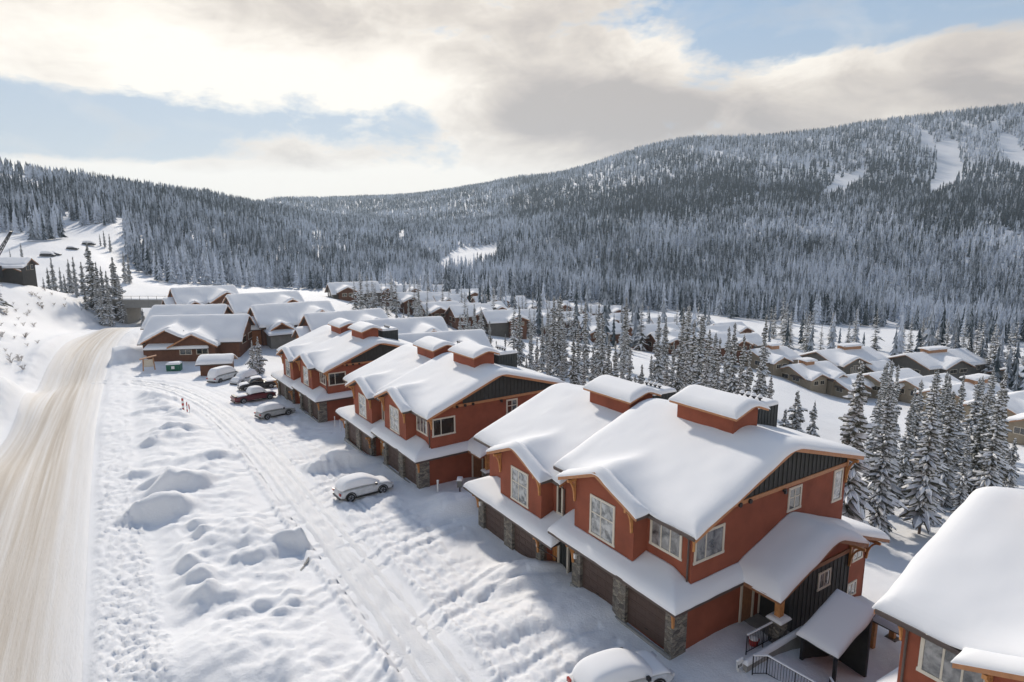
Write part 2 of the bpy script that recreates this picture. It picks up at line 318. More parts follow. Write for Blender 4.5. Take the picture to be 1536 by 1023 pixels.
# ---------------------------------------------------------------- camera, sun, sky
cam=bpy.data.cameras.new('camera'); co=bpy.data.objects.new('camera',cam); COL.objects.link(co); scn.camera=co
co.location=(0,0,CAM_H); co.rotation_euler=(math.pi/2-PITCH,0,0); cam.sensor_width=36; cam.lens=FPX/1536*36; cam.clip_end=9000; cam.clip_start=.3
sl=bpy.data.lights.new('sun','SUN'); so=bpy.data.objects.new('sun',sl); COL.objects.link(so); sl.energy=2.8; sl.angle=R(3.5); sl.color=(1,.91,.79)
so.rotation_euler=Vector((SX*math.cos(SUN_EL),SY*math.cos(SUN_EL),math.sin(SUN_EL))).to_track_quat('Z','Y').to_euler()
def build_sky():
    w=bpy.data.worlds.new('World'); scn.world=w; w.use_nodes=True; nt=w.node_tree; bg=nt.nodes['Background']; bg.inputs['Strength'].default_value=.1
    sky=N(nt,'ShaderNodeTexSky',sky_type='NISHITA',sun_disc=False); sky.sun_elevation=SUN_EL; sky.sun_rotation=SUN_AZ; sky.air_density=1.0; sky.dust_density=1.; sky.altitude=1300
    g=N(nt,'ShaderNodeTexCoord').outputs['Generated']
    sep=N(nt,'ShaderNodeSeparateXYZ'); nt.links.new(g,sep.inputs[0]); X,Y,Z=sep.outputs
    az=_math(nt,'ARCTAN2',X,Y); el=_math(nt,'ARCSINE',Z)
    cmb=N(nt,'ShaderNodeCombineXYZ'); nt.links.new(az,cmb.inputs[0]); nt.links.new(_math(nt,'MULTIPLY',el,2.1),cmb.inputs[1])
    P_=cmb.outputs[0]
    n1=noise_node(nt,3.8,9,.66,P_,.3).outputs['Fac']; n2=noise_node(nt,1.5,4,.5,P_,.2).outputs['Fac']; n3=noise_node(nt,7.5,4,.6,P_,.6).outputs['Fac']
    def pxdir(px,py):
        x,y,z=at(px,py,1); z-=CAM_H; l=math.sqrt(x*x+y*y+z*z); return math.atan2(x,y),math.asin(z/l)
    def blob(px,py,rx,ry,amp):
        a,e=pxdir(px,py); dx=_math(nt,'MULTIPLY',_math(nt,'SUBTRACT',az,a),FPX/rx); dy=_math(nt,'MULTIPLY',_math(nt,'SUBTRACT',el,e),FPX/ry)
        q=_math(nt,'ADD',_math(nt,'MULTIPLY',dx,dx),_math(nt,'MULTIPLY',dy,dy)); n=_math(nt,'EXPONENT',_math(nt,'MULTIPLY',q,-1.)); return _math(nt,'MULTIPLY',n,amp)
    def total(base,bl):
        t=base
        for b in bl: t=_math(nt,'ADD',t,blob(*b))
        return t
    # where cloud is (positive) and where blue shows (negative)
    dens=total(.62,[(60,160,180,54,-.46),(180,195,110,34,-.32),(400,188,150,18,-.26),(610,190,55,28,-.42),(1270,5,270,52,-.75),(1120,55,110,50,-.3),(1500,0,200,36,-.4),(1000,175,45,40,-.12),(900,120,300,80,.2),(1420,130,260,70,.45),(980,60,120,60,.2),(330,265,420,22,.3),(160,60,300,60,.25),(300,235,400,14,-.16)])
    dens=_math(nt,'ADD',dens,_math(nt,'MULTIPLY',_math(nt,'SUBTRACT',n1,.5),1.7))
    dens=_math(nt,'ADD',dens,_math(nt,'MULTIPLY',_math(nt,'SUBTRACT',n3,.5),.6))
    high=_map(nt,el,.42,.8,0,.85); dens=_math(nt,'SUBTRACT',dens,high)
    cov=_math(nt,'MAXIMUM',_map(nt,dens,.33,.56),_math(nt,'MULTIPLY',_map(nt,n3,.50,.72),.28))
    # thick parts are grey underneath
    shade=total(0.,[(880,150,230,55,.85),(1010,175,160,45,.4),(760,190,140,28,.4),(500,45,270,55,.55),(900,20,180,50,.35),(1420,150,260,90,.22),(1200,190,300,50,.25),(560,225,120,18,.25),(900,240,200,18,.2),(110,20,150,30,.2),(1536,80,120,70,.15)])
    br=total(0.,[(180,45,200,60,.6),(410,125,230,50,.65),(250,290,300,30,.5),(20,110,120,40,.3),(640,115,130,60,.6),(700,200,200,50,.3),(300,275,330,20,.3),(1000,70,80,55,.6),(1190,85,60,30,.4),(1330,40,120,25,.4),(500,285,320,34,.7),(1200,130,90,35,.25)])
    sh=_math(nt,'ADD',_math(nt,'SUBTRACT',shade,_math(nt,'MULTIPLY',br,.8)),_math(nt,'MULTIPLY',_math(nt,'SUBTRACT',n2,.5),.9)); sh=_math(nt,'ADD',sh,_math(nt,'MULTIPLY',_math(nt,'SUBTRACT',n1,.5),1.5)); sh=_math(nt,'ADD',sh,_math(nt,'MULTIPLY',_math(nt,'SUBTRACT',n3,.5),1.1))
    sh=_math(nt,'ADD',sh,_map(nt,el,.42,.7,0,.55))
    cc=ramp(nt,_map(nt,sh,-.35,.75),[(0,(9.0,8.5,7.6)),(.3,(7.9,7.3,6.5)),(.6,(6.0,5.45,4.85)),(.85,(4.7,4.25,3.9)),(1,(4.0,3.65,3.4))])
    blue=mixc(nt,_map(nt,el,.05,.42),(4.6,4.95,5.15),(2.1,3.45,5.2))
    blue=mixc(nt,.12,blue,sky.outputs[0])
    blue=mixc(nt,_map(nt,el,.5,.95),blue,sky.outputs[0])
    fin=mixc(nt,cov,blue,cc)
    nt.links.new(fin,bg.inputs['Color'])
build_sky(); scn.world.cycles.sampling_method='NONE'
scn.view_settings.view_transform='Standard'; scn.view_settings.look='None'; scn.view_settings.exposure=.40; scn.view_settings.gamma=1
scn.render.engine='CYCLES'; scn.cycles.use_denoising=True; scn.cycles.max_bounces=4; scn.cycles.diffuse_bounces=2; scn.cycles.glossy_bounces=2; scn.cycles.transmission_bounces=2; scn.cycles.volume_bounces=0; scn.cycles.transparent_max_bounces=4
scn.cycles.use_adaptive_sampling=True; scn.cycles.adaptive_threshold=.02; scn.cycles.sample_clamp_indirect=8
# ---------------------------------------------------------------- building materials
plain('stucco_red',(.26,.072,.038),.9,.2,.7,.5,bs=28)
plain('trim_cream',(.62,.57,.48),.6,.06,3)
plain('timber',(.50,.225,.075),.6,.22,5,.2,stretch=(1,1,1))
plain('timber_brown',(.27,.125,.06),.7,.22,6,.2)
plain('fascia_wood',(.43,.20,.09),.6,.15,4)
plain('dark_board',(.032,.036,.036),.7,.2,3,.15)
plain('door_brown',(.085,.052,.040),.55,.12,2.5)
plain('metal_dark',(.025,.025,.027),.4,.1,5,metal=.3)
plain('gutter_brown',(.09,.065,.055),.45,.1,3)
plain('concrete',(.30,.295,.28),.85,.15,1.5,.3)
plain('roof_under',(.10,.08,.07),.8,.1,2)
plain('white_paint',(.75,.75,.74),.5,.03,2)
def stone_mat():
    m,nt,b=new_mat('stone'); v=coords(nt,'Object',(1.,1.,2.1))
    vo=N(nt,'ShaderNodeTexVoronoi'); vo.inputs['Scale'].default_value=3.4; nt.links.new(v,vo.inputs['Vector'])
    ed=N(nt,'ShaderNodeTexVoronoi',feature='DISTANCE_TO_EDGE'); ed.inputs['Scale'].default_value=3.4; nt.links.new(v,ed.inputs['Vector'])
    sp=N(nt,'ShaderNodeSeparateColor'); nt.links.new(vo.outputs['Color'],sp.inputs[0])
    c=ramp(nt,sp.outputs[0],[(0,(.10,.09,.08)),(.35,(.22,.20,.175)),(.7,(.30,.27,.22)),(1,(.17,.14,.115))])
    c=mixc(nt,_map(nt,ed.outputs['Distance'],.0,.05),(.06,.055,.05),c); nt.links.new(c,b.inputs['Base Color']); b.inputs['Roughness'].default_value=.9
    bump(nt,b,_map(nt,ed.outputs['Distance'],0,.09),.7,.05); MAT['stone']=m
stone_mat()
def glass_mat(name,c1,c2,scale=1.2,rough=.06):
    m,nt,b=new_mat(name); v=coords(nt,'Object'); n=noise_node(nt,scale,4,.6,v,.6).outputs['Fac']
    nt.links.new(ramp(nt,n,[(.38,c1),(.62,c2)]),b.inputs['Base Color']); b.inputs['Roughness'].default_value=rough; b.inputs['Specular IOR Level'].default_value=.9
    b.inputs['Coat Weight'].default_value=.6; b.inputs['Coat Roughness'].default_value=.02; MAT[name]=m
glass_mat('glass_pale',(.08,.09,.095),(.46,.47,.47),2.6); glass_mat('glass_dark',(.012,.013,.014),(.06,.055,.045),.8); glass_mat('glass_mid',(.05,.055,.06),(.28,.28,.28),1.6)  # pale panes: blinds and mottled snow reflections painted into the base colour
# ---------------------------------------------------------------- mesh builder in a local frame (u along the row, v into the house, z up)
class MB:
    def __init__(s,sg=1): s.v=[];s.f=[];s.sg=sg
    def pt(s,u,v,z): return (v,u*s.sg,z)
    def add(s,vs,fs):
        n=len(s.v); s.v+=[s.pt(*p) for p in vs]; s.f+=[tuple(n+i for i in f) for f in fs]; return s
    def box(s,u0,u1,v0,v1,z0,z1):
        return s.add([(a,b,c) for c in (z0,z1) for b in (v0,v1) for a in (u0,u1)],[(0,2,3,1),(4,5,7,6),(0,1,5,4),(2,6,7,3),(0,4,6,2),(1,3,7,5)])
    def prism_u(s,prof,u0,u1):
        """profile [(v,z)..] swept along u"""
        n=len(prof); return s.add([(u0,v,z) for v,z in prof]+[(u1,v,z) for v,z in prof],[tuple(range(n)),tuple(range(2*n-1,n-1,-1))]+[(i,(i+1)%n,n+(i+1)%n,n+i) for i in range(n)])
    def prism_v(s,prof,v0,v1):
        n=len(prof); return s.add([(u,v0,z) for u,z in prof]+[(u,v1,z) for u,z in prof],[tuple(range(n)),tuple(range(2*n-1,n-1,-1))]+[(i,(i+1)%n,n+(i+1)%n,n+i) for i in range(n)])
    def bar(s,a,b,w,h,up=(0,0,1)):
        """rectangular bar between two points, w wide, h tall"""
        a=Vector(a);b=Vector(b);d=(b-a).normalized(); upv=Vector(up); sd=d.cross(upv); 
        if sd.length<1e-4: sd=d.cross(Vector((1,0,0)))
        sd.normalize(); u2=sd.cross(d).normalized(); vs=[]
        for p in (a,b):
            for x,y in ((-1,-1),(1,-1),(1,1),(-1,1)): vs.append(tuple(p+sd*(x*w/2)+u2*(y*h/2)))
        return s.add(vs,[(0,3,2,1),(4,5,6,7),(0,1,5,4),(1,2,6,5),(2,3,7,6),(3,0,4,7)])
    def tube(s,pts,r,n=8,r1=None):
        P_=[Vector(p) for p in pts]; base=len(s.v); rings=[]
        for i,p in enumerate(P_):
            d=(P_[min(i+1,len(P_)-1)]-P_[max(i-1,0)]).normalized(); x=d.cross(Vector((0,0,1)))
            if x.length<1e-3: x=Vector((1,0,0))
            x.normalize(); y=d.cross(x); rr=r if r1 is None else r+(r1-r)*i/(len(P_)-1)
            rings.append([tuple(p+x*(rr*math.cos(2*math.pi*k/n))+y*(rr*math.sin(2*math.pi*k/n))) for k in range(n)])
        vs=[q for rg in rings for q in rg]; fs=[tuple(range(n))[::-1],tuple((len(P_)-1)*n+k for k in range(n))]
        for i in range(len(P_)-1): fs+=[(i*n+k,i*n+(k+1)%n,(i+1)*n+(k+1)%n,(i+1)*n+k) for k in range(n)]
        return s.add(vs,fs)
    def lathe(s,c,prof,n=16,axis='z'):
        vs=[];
        for r,h in prof:
            for k in range(n):
                a=2*math.pi*k/n; x,y=r*math.cos(a),r*math.sin(a)
                vs.append((c[0]+x,c[1]+y,c[2]+h) if axis=='z' else (c[0]+x,c[1]+h,c[2]+y) if axis=='v' else (c[0]+h,c[1]+x,c[2]+y))
        m=len(prof); fs=[tuple(range(n))[::-1],tuple((m-1)*n+k for k in range(n))]
        for i in range(m-1): fs+=[(i*n+k,i*n+(k+1)%n,(i+1)*n+(k+1)%n,(i+1)*n+k) for k in range(n)]
        return s.add(vs,fs)
    def build(s,name,mat,parent=None,bevel=0,smooth=False,label=None,kind=None,loc=None):
        me=bpy.data.meshes.new(name); me.from_pydata(s.v,[],s.f); bm=bmesh.new(); bm.from_mesh(me); bmesh.ops.recalc_face_normals(bm,faces=bm.faces)
        if bevel: bmesh.ops.bevel(bm,geom=bm.edges[:],offset=bevel,segments=1,affect='EDGES',clamp_overlap=True)
        bm.to_mesh(me); bm.free(); me.materials.append(MAT[mat] if isinstance(mat,str) else mat)
        if smooth: me.polygons.foreach_set('use_smooth',[True]*len(me.polygons)); 
        o=link(name,me,parent,kind)
        if label: o['label']=label
        if loc is not None: o.location=loc
        return o
# ---------------------------------------------------------------- snow lying on a roof
def smax(a,b,k):
    h=np.clip(.5+.5*(a-b)/k,0,1); return b*(1-h)+a*h+k*h*(1-h)
def smin(a,b,k): return -smax(-a,-b,k)
def snow_cover(rects,base,T=.5,r=.6,name='snow_cover',parent=None,sg=1,step=.3,seed=0,edge=.06,mat='snow_roof_mat',drop=.04,amp=.07,dfun=None,pw=.5):
    """a thick soft blanket over the union of rectangles (u0,u1,v0,v1), lying on base(u,v)"""
    rects=[tuple(map(float,q)) for q in rects]
    def lines(lo,hi,others):
        L=set()
        for a in others:
            for k in (0,.05,.13,.26,.45): 
                for q in (a-k,a+k):
                    if lo-1e-6<=q<=hi+1e-6: L.add(round(q,3))
        n=max(2,int((hi-lo)/step)); L|={round(lo+(hi-lo)*i/n,3) for i in range(n+1)}
        L=sorted(L); out=[L[0]]
        for q in L[1:]:
            if q-out[-1]>.03: out.append(q)
            elif any(abs(q-a)<1e-3 for a in others): out[-1]=q
        return np.array(out)
    us=sorted({q for c in rects for q in c[:2]}); vs=sorted({q for c in rects for q in c[2:]})
    gu=lines(us[0],us[-1],us); gv=lines(vs[0],vs[-1],vs)
    U_,V_=np.meshgrid(gu,gv,indexing='ij'); D=np.full(U_.shape,-1.)
    for (a,b,c,d) in rects: D=np.maximum(D,np.minimum(np.minimum(U_-a,b-U_),np.minimum(V_-c,d-V_)))
    if dfun is not None: D=dfun(U_,V_)
    inside=D>=-1e-4
    B=base(U_,V_); t=np.clip(D/r,0,1); prof=np.maximum(1-(1-t)**2,0)**pw
    Z=B+T*prof*(1+amp*2.6*(fbm(U_/2.2+seed,V_/2.2+seed*3.3,4,seed)-.5)+.10*(fbm(U_/.8+seed,V_/1.3,2,seed+9)-.5))
    jit=np.where(D<.3,1-D/.3,0)*edge
    jx=(fbm(U_*1.1+seed,V_*1.1,2,seed+5)-.5)*2*jit; 
    cellin=np.zeros((len(gu)-1,len(gv)-1),bool); cu=(gu[:-1]+gu[1:])/2; cv=(gv[:-1]+gv[1:])/2
    for (a,b,c,d) in rects: cellin|=((cu>a)&(cu<b))[:,None]&((cv>c)&(cv<d))[None]
    idx=-np.ones(U_.shape,int); used=np.zeros(U_.shape,bool)
    I,J=np.nonzero(cellin)
    for di,dj in ((0,0),(1,0),(1,1),(0,1)): used[I+di,J+dj]=True
    idx[used]=np.arange(used.sum()); nv=used.sum()
    edge_v=used&(D<1e-3)
    top=np.stack([V_[used],(U_[used])*sg,Z[used]],1)
    bot=np.stack([V_[used],(U_[used])*sg,B[used]-drop],1)
    # jitter outward a little at the rim
    cU=(us[0]+us[-1])/2;cV=(vs[0]+vs[-1])/2
    top[:,0]+=jx[used]*np.sign(V_[used]-cV); top[:,1]+=jx[used]*np.sign(U_[used]-cU)*sg; bot[:,0]=top[:,0]; bot[:,1]=top[:,1]
    V=np.r_[top,bot]; q=np.stack([idx[I,J],idx[I+1,J],idx[I+1,J+1],idx[I,J+1]],1); F=[q,q[:,::-1]+nv]
    cp=np.pad(cellin,1); 
    for di,dj,a,b in ((-1,0,(0,1),(0,0)),(1,0,(1,0),(1,1)),(0,-1,(0,0),(1,0)),(0,1,(1,1),(0,1))):
        m=~cp[I+1+di,J+1+dj]; i,j=I[m],J[m]; p=idx[i+a[0],j+a[1]]; w=idx[i+b[0],j+b[1]]; F.append(np.stack([w,p,p+nv,w+nv],1))
    F=np.concatenate(F)
    me=np_mesh(name,V,F,mat); bm=bmesh.new(); bm.from_mesh(me); bmesh.ops.recalc_face_normals(bm,faces=bm.faces); bm.to_mesh(me); bm.free()
    return link(name,me,parent)
# ---------------------------------------------------------------- windows
def window(parent,sg,axis,a0,a1,z0,z1,pos,out,panes=(2,1),glass='glass_pale',fw=.13,split=None,label=None):
    """axis 'u': lies in plane v=pos spanning u; axis 'v': lies in plane u=pos spanning v; out = direction of the outside"""
    f=MB(sg); d0,d1=sorted((pos,pos+out*.05)); e0,e1=sorted((pos-out*.02,pos+out*.02)); g0,g1=sorted((pos,pos+out*.035))
    def bx(m,p,q,z_a,z_b,c,d): m.box(p,q,c,d,z_a,z_b) if axis=='u' else m.box(c,d,p,q,z_a,z_b)
    bx(f,a0,a1,z1-fw,z1,d0,d1); bx(f,a0-.04,a1+.04,z0,z0+fw*1.1,d0,d1+(out>0)*.02); bx(f,a0,a0+fw,z0+fw*1.1,z1-fw,d0,d1); bx(f,a1-fw,a1,z0+fw*1.1,z1-fw,d0,d1)
    fr=f.build('window','trim_cream',parent,label=label)
    nx,nz=panes; mt=MB(sg); ia,ib,ja,jb=a0+fw,a1-fw,z0+fw*1.1,z1-fw
    for i in range(1,nx):
        p=ia+(ib-ia)*(i/nx if split is None else split); bx(mt,p-.035,p+.035,ja,jb,g0,g1)
    for j in range(1,nz):
        q=ja+(jb-ja)*(j/nz if nz>2 else .58)
        for i in range(nx):
            p0=ia+(ib-ia)*((i/nx) if split is None or i==0 else split)+(.035 if i else 0); p1=ia+(ib-ia)*(((i+1)/nx) if split is None or i==nx-1 else split)-(.035 if i<nx-1 else 0)
            bx(mt,p0,p1,q-.035,q+.035,g0,g1)
    if nx*nz>1: mt.build('muntin','trim_cream',fr)
    p=MB(sg); bx(p,a0+.03,a1-.03,z0+.03,z1-.03,e0,e1); p.build('pane',glass,fr)
    return fr
def bracket(parent,sg,u,v,z,du,dv,h=1.5,r=.55,mat='timber'):
    h*=.92
    """knee brace: a post against the wall at (u,v) and a curved strut reaching (du,dv) out to z"""
    m=MB(sg); m.bar((u+du*.08,v+dv*.08,z-h),(u+du*.08,v+dv*.08,z),.11,.11,(du,dv,0)); m.bar((u,v,z-.08),(u+du*r,v+dv*r,z-.08),.14,.16)
    pts=[]; 
    for i in range(6):
        t=i/5; pts.append((u+du*(.1+(r-.12)*(1-math.cos(t*math.pi/2)) ),v+dv*(.1+(r-.12)*(1-math.cos(t*math.pi/2))),z-h+.15+(h-.25)*math.sin(t*math.pi/2)))
    for a,b in zip(pts,pts[1:]): m.bar(a,b,.10,.10,(du,dv,.3))
    return m.build('bracket',mat,parent)
def rake(m,prof,u0,u1,t=.05,h=.26,out=0):
    """fascia board following profile [(v,z)..], between u0 and u1"""
    for (v0,z0),(v1,z1) in zip(prof,prof[1:]): m.add([(u,v,z) for u in (u0,u1) for v,z in ((v0,z0),(v1,z1),(v1,z1-h),(v0,z0-h))],[(0,1,2,3),(7,6,5,4),(0,4,5,1),(1,5,6,2),(2,6,7,3),(3,7,4,0)])
def main_z(v): return np.where(v<8,6.25+.4*(v-.6),9.21-.27*(v-8))
def build_townhouse(loc,yaw,label,group,mirror=False,step=-.95,wing=True,ustep=8.05,lights=True,detail=True):
    sg=-1 if mirror else 1
    root=empty('townhouse',loc,-yaw,label,'townhouse',group)
    bz=-3.2 # foundations reach below the falling ground
    for k in (0,1):
        z0=step*k; U0=8.05*k
        near=(k==0)
        # ---- walls
        w=MB(sg); ua,ub=((.12,9.75) if near else (9.752,18.95))
        w.prism_u([(1.3,2.3+z0),(14.7,2.3+z0),(14.7,7.0+z0),(8,8.84+z0),(1.3,6.15+z0)],ua,ub)
        # front gabled bay
        b0,b1=3.1+U0,7.87+U0; c=(b0+b1)/2 if near else b0+2.4
        w.prism_v([(b0,2.3+z0),(b1,2.3+z0),(b1,6.35+z0),(5.5+U0,7.3+z0),(b0,6.35+z0)],.35,1.298)
        # garage storey
        ga,gb=((0,7.6) if near else (10.7,18.4))
        g0=MB(sg)
        w.box(ga+.1 if near else ga,gb,.25,5.2,bz,2.72+z0); w.box(ga+.1 if near else 9.75,gb if not near else 9.75,5.201,14.7,bz,2.3+z0)
        w.box(ua if near else 18.401,(ua+.4) if near else 18.9,5.0 if near else 1.3,14.7,bz,2.31+z0)
        w.build('wall','stucco_red',root)
        # garage lintel, doors, piers
        if near: dd=[(.45,3.2),(4.14,6.88)]; pp=[(-.02,.45,0,1.02),(3.2,4.14,0,.3),(6.88,7.6,0,.5)]
        else: dd=[(11.2,13.95),(14.95,17.7)]; pp=[(10.7,11.2,0,.5),(13.95,14.95,0,.3),(17.7,18.42,0,.9)]
        for a,b in dd:
            d=MB(sg); n=5; hh=2.35
            for i in range(n):
                za=z0+.02+hh*i/n; zb=z0+.02+hh*(i+1)/n; d.box(a,b,.205,.248,za,zb-.015)
                for q in range(4): 
                    p=a+(b-a)*(q+.5)/4; d.box(p-.26,p+.26,.19,.205,za+.09,zb-.11)
            dr=d.build('garage_door','door_brown',root); h=MB(sg); h.box((a+b)/2-.1,(a+b)/2+.1,.165,.19,z0+.35,z0+.39); h.build('handle','metal_dark',dr)
        for a,b,c0,c1 in pp:
            MB(sg).box(a,b,c0,c1 if c1>.3 else .26,bz,2.6+z0).build('stone_pier','stone',root)
        m=MB(sg); m.box(ga+.45 if near else ga+.5,gb-.7,.05,.25,2.36+z0,2.7+z0); m.build('lintel','stucco_red',root)
        m=MB(sg); m.box(ga-.03,gb+.02,-.12,.0,bz,.06+z0); m.build('footing','concrete',root)
        # wall lamps beside the doors
        if lights:
            for q in ((7.25,) if near else (10.95,18.05)):
                m=MB(sg); m.box(q-.07,q+.07,-.13,-.002,1.75+z0,2.05+z0); m.build('wall_lamp','white_paint',root)
        # ---- skirt roof over the garage
        sa,sb=((-.6,9.3) if near else (8.9,19.72)); zs=2.78+z0
        def sbase(U,V,sa=sa,sb=sb,zs=zs,near=near):
            z=zs+.36*(V+.55)
            return np.minimum(z,zs+.36*(U-sa)) if near else np.minimum(z,zs+.36*(sb-U)+0)
        rects=[(sa,sb,-.55,.345),(sa if near else b1,b0 if near else sb,.34,1.295)]+([(b1,sb,.34,1.295)] if near else [(sa,b0,.34,1.295)])
        if near: rects+=[(-.6,.115,-.55,5.2)]
        else: rects+=[(18.955,sb,-.55,6.0)]
        s=MB(sg); s.box(sa+.02,sb-.02,-.52,-.44,zs-.2,zs+.0); s.box(sa+.02,sb-.02,-.44,.2,zs-.06,zs-.02)
        if near: s.box(sa+.02,sa+.1,-.44,4.55,zs-.2,zs+.0); s.box(sa+.1,.1,-.44,5.2,zs-.07,zs-.03)
        else: s.box(sb-.1,sb-.02,-.44,6,zs-.2,zs)
        rf=s.build('garage_eave','gutter_brown',root)
        snow_cover(rects,sbase,.32,.5,'snow_cover',rf,sg,.3,3+k,.05,dfun=lambda U,V,sa=sa,sb=sb: np.minimum(np.minimum(U-sa,sb-U),V+.55))
        # ---- main roof
        ra,rb=((-.63,10.26) if near else (9.6,20.0))
        pr=[(.6,6.25),(8,9.21),(15.1,7.29)]; pr=[(v,z+z0) for v,z in pr]
        m=MB(sg); m.prism_u([(v,z-.02) for v,z in pr]+[(v,z-.24) for v,z in pr[::-1]],ra+.06,rb-.06)
        peak=5.5+U0; tl,tr=2.35+U0,8.65+U0
        gp=[(tl,6.3+z0),(peak,7.58+z0),(tr,6.3+z0)]
        m.prism_v([(u,z-.03) for u,z in gp]+[(u,z-.22) for u,z in gp[::-1]],-.24,3.6)
        roof=m.build('roof','roof_under',root)
        f=MB(sg); rake(f,pr,ra,ra+.06); rake(f,pr,rb-.06,rb); f.box(ra+.06,rb-.06,15.04,15.1,pr[2][1]-.26,pr[2][1]); f.build('fascia','fascia_wood',roof)
        f=MB(sg)
        for (p,q) in zip(gp,gp[1:]): f.add([(u,v,z) for v in (-.3,-.24) for u,z in (p,q,(q[0],q[1]-.24),(p[0],p[1]-.24))],[(0,1,2,3),(7,6,5,4),(0,4,5,1),(1,5,6,2),(2,6,7,3),(3,7,4,0)])
        f.build('gable_fascia','fascia_wood',roof)
        for a,b in ((ra+.07,tl-.05),(tr+.05,rb-.07)): MB(sg).box(a,b,.52,.6,6.1+z0,6.24+z0).build('gutter','gutter_brown',roof)
        def mbase(U,V,z0=z0,peak=peak,tl=tl):
            mz=smin(6.25+.4*(V-.6),9.21-.27*(V-8),.5)+z0
            bz_=smin(6.3+.41*(U-tl),6.3+.41*(2*peak-tl-U),.35)+z0
            return smax(mz,bz_-.05*np.clip(V,0,9),.45)
        snow_cover([(ra-.05,rb+.03,.56,15.16),(tl-.04,tr+.04,-.36,.6)],mbase,.41,1.0,'snow_cover',roof,sg,.28,11+k*7,.07,amp=.12,pw=.62)
        # ---- cupola on the ridge
        cu=MB(sg); ca,cb=2.45+U0,6.45+U0; cz=10.3+z0
        cu.prism_u([(7.0,8.4+z0),(9.1,8.4+z0),(9.1,cz+.12),(8.3,cz+.42),(7.0,cz)],ca,cb)
        cup=cu.build('cupola','stucco_red',root)
        cp=[(6.72,cz-.03),(8.3,cz+.5),(9.5,cz+.1)]; m=MB(sg); m.prism_u(cp+[(v,z-.12) for v,z in cp[::-1]],ca-.35,cb+.3); m.build('cupola_roof','roof_under',cup)
        f=MB(sg); rake(f,[(v,z+.01) for v,z in cp],ca-.41,ca-.35,h=.17); rake(f,[(v,z+.01) for v,z in cp],cb+.3,cb+.36,h=.17); f.box(ca-.41,cb+.36,6.66,6.72,cz-.2,cz-.02); f.build('cupola_fascia','fascia_wood',cup)
        snow_cover([(ca-.45,cb+.4,6.63,9.55)],lambda U,V,cz=cz: smin(cz-.01+.333*(V-6.7),cz+.52-.36*(V-8.3),.3),.3,.55,'cupola_snow',cup,sg,.25,5+k,.04,pw=.8)
        # ---- chimney chase
        m=MB(sg); x0=3.3+U0; m.box(x0,x0+2.3,10.1,12.3,7.6+z0,9.95+z0)
        for i in range(8): m.box(x0-.03,x0,10.14+i*.3,10.19+i*.3,7.6+z0,9.93+z0); m.box(x0+.1+i*.3,x0+.15+i*.3,10.07,10.1,7.6+z0,9.93+z0)
        ch=m.build('chimney','dark_board',root)
        snow_cover([(x0-.05,x0+2.35,10.05,12.35)],lambda U,V,q=9.96+z0: q+U*0,.24,.3,'chimney_snow',ch,sg,.3,2,.03)
        for i in range(4):
            m=MB(sg); a,b=x0+.5+.42*i,11.2; m.tube([(a,b,9.9+z0),(a,b,10.32+z0)],.07); m.lathe((a,b,10.32+z0),[(.14,0),(.14,.06),(.02,.1)],10); fl=m.build('flue','metal_dark',ch)
            m=MB(sg); m.lathe((a,b,10.4+z0),[(.15,0),(.15,.08),(.08,.17),(.0,.19)],10); m.build('flue_snow','snow_roof_mat',fl,smooth=True)
        # ---- front windows
        window(root,sg,'u',4.5+U0,6.5+U0,3.55+z0,5.88+z0,.35,-1,(2,2),'glass_pale',split=.56)
        if near: window(root,sg,'u',.75,2.85,4.25,5.85,1.3,-1,(3,1),'glass_mid')
        else: window(root,sg,'u',10.15,10.75,3.75+z0,5.7+z0,1.3,-1,(1,1),'glass_dark')
        window(root,sg,'u',8.35+U0,9.05+U0,4.7+z0,5.85+z0,1.3,-1,(1,1),'glass_pale')
        # ---- timber brackets
        bracket(root,sg,3.2+U0,.35,6.35+z0,0,-1,1.5,.6); bracket(root,sg,7.8+U0,.35,6.35+z0,0,-1,1.5,.6)
        # ---- downpipe
        m=MB(sg); q=(.3 if near else 9.95); m.tube([(q,.5,6.1+z0),(q,.9,5.9+z0),(q,1.22,5.6+z0),(q,1.22,3.3+z0)],.05,6)
        m.build('downpipe','gutter_brown',root)
    # corner brackets
    bracket(root,sg,.12,1.42,6.1,-.5,-.9,1.15,.75); bracket(root,sg,.12,14.6,7.1,-1,0,1.7,.7); bracket(root,sg,-.0,.1,2.65,-.2,-1,1.2,.5); bracket(root,sg,18.3,-.0,1.68,.2,-1,1.2,.5); bracket(root,sg,7.4,0,2.65,.3,-1,1.3,.5); bracket(root,sg,10.9,0,1.68,-.3,-1,1.3,.5)
    # ---- near gable end: dark board cladding above a timber band
    m=MB(sg); m.prism_u([(4.4,6.82),(14.72,6.82),(14.72,7.08),(8,8.92),(4.4,7.45)],.06,.118)
    for i in range(26):
        v=4.6+i*.395
        zt=float(main_z(np.array(v)))-.27; m.box(.02,.06,v,v+.05,6.84,min(zt,9))
    m.build('gable_cladding','dark_board',root)
    m=MB(sg); m.box(.0,.117,3.4,14.74,6.6,6.82); m.build('timber_band','fascia_wood',root)
    for v in (3.75,4.55,5.35): m=MB(sg); m.lathe((-.1,v,6.66),[(.13,0),(.13,.1)],8,'u'); m.build('vent_cap','metal_dark',root)
    m=MB(sg); m.box(-.12,-.002,8.15,8.4,6.5,6.62); m.lathe((-.17,8.28,6.46),[(.1,0),(.12,.1)],8,'u'); m.build('flood_lamp','metal_dark',root)
    sd='glass_mid' if lights is True else 'glass_dark'
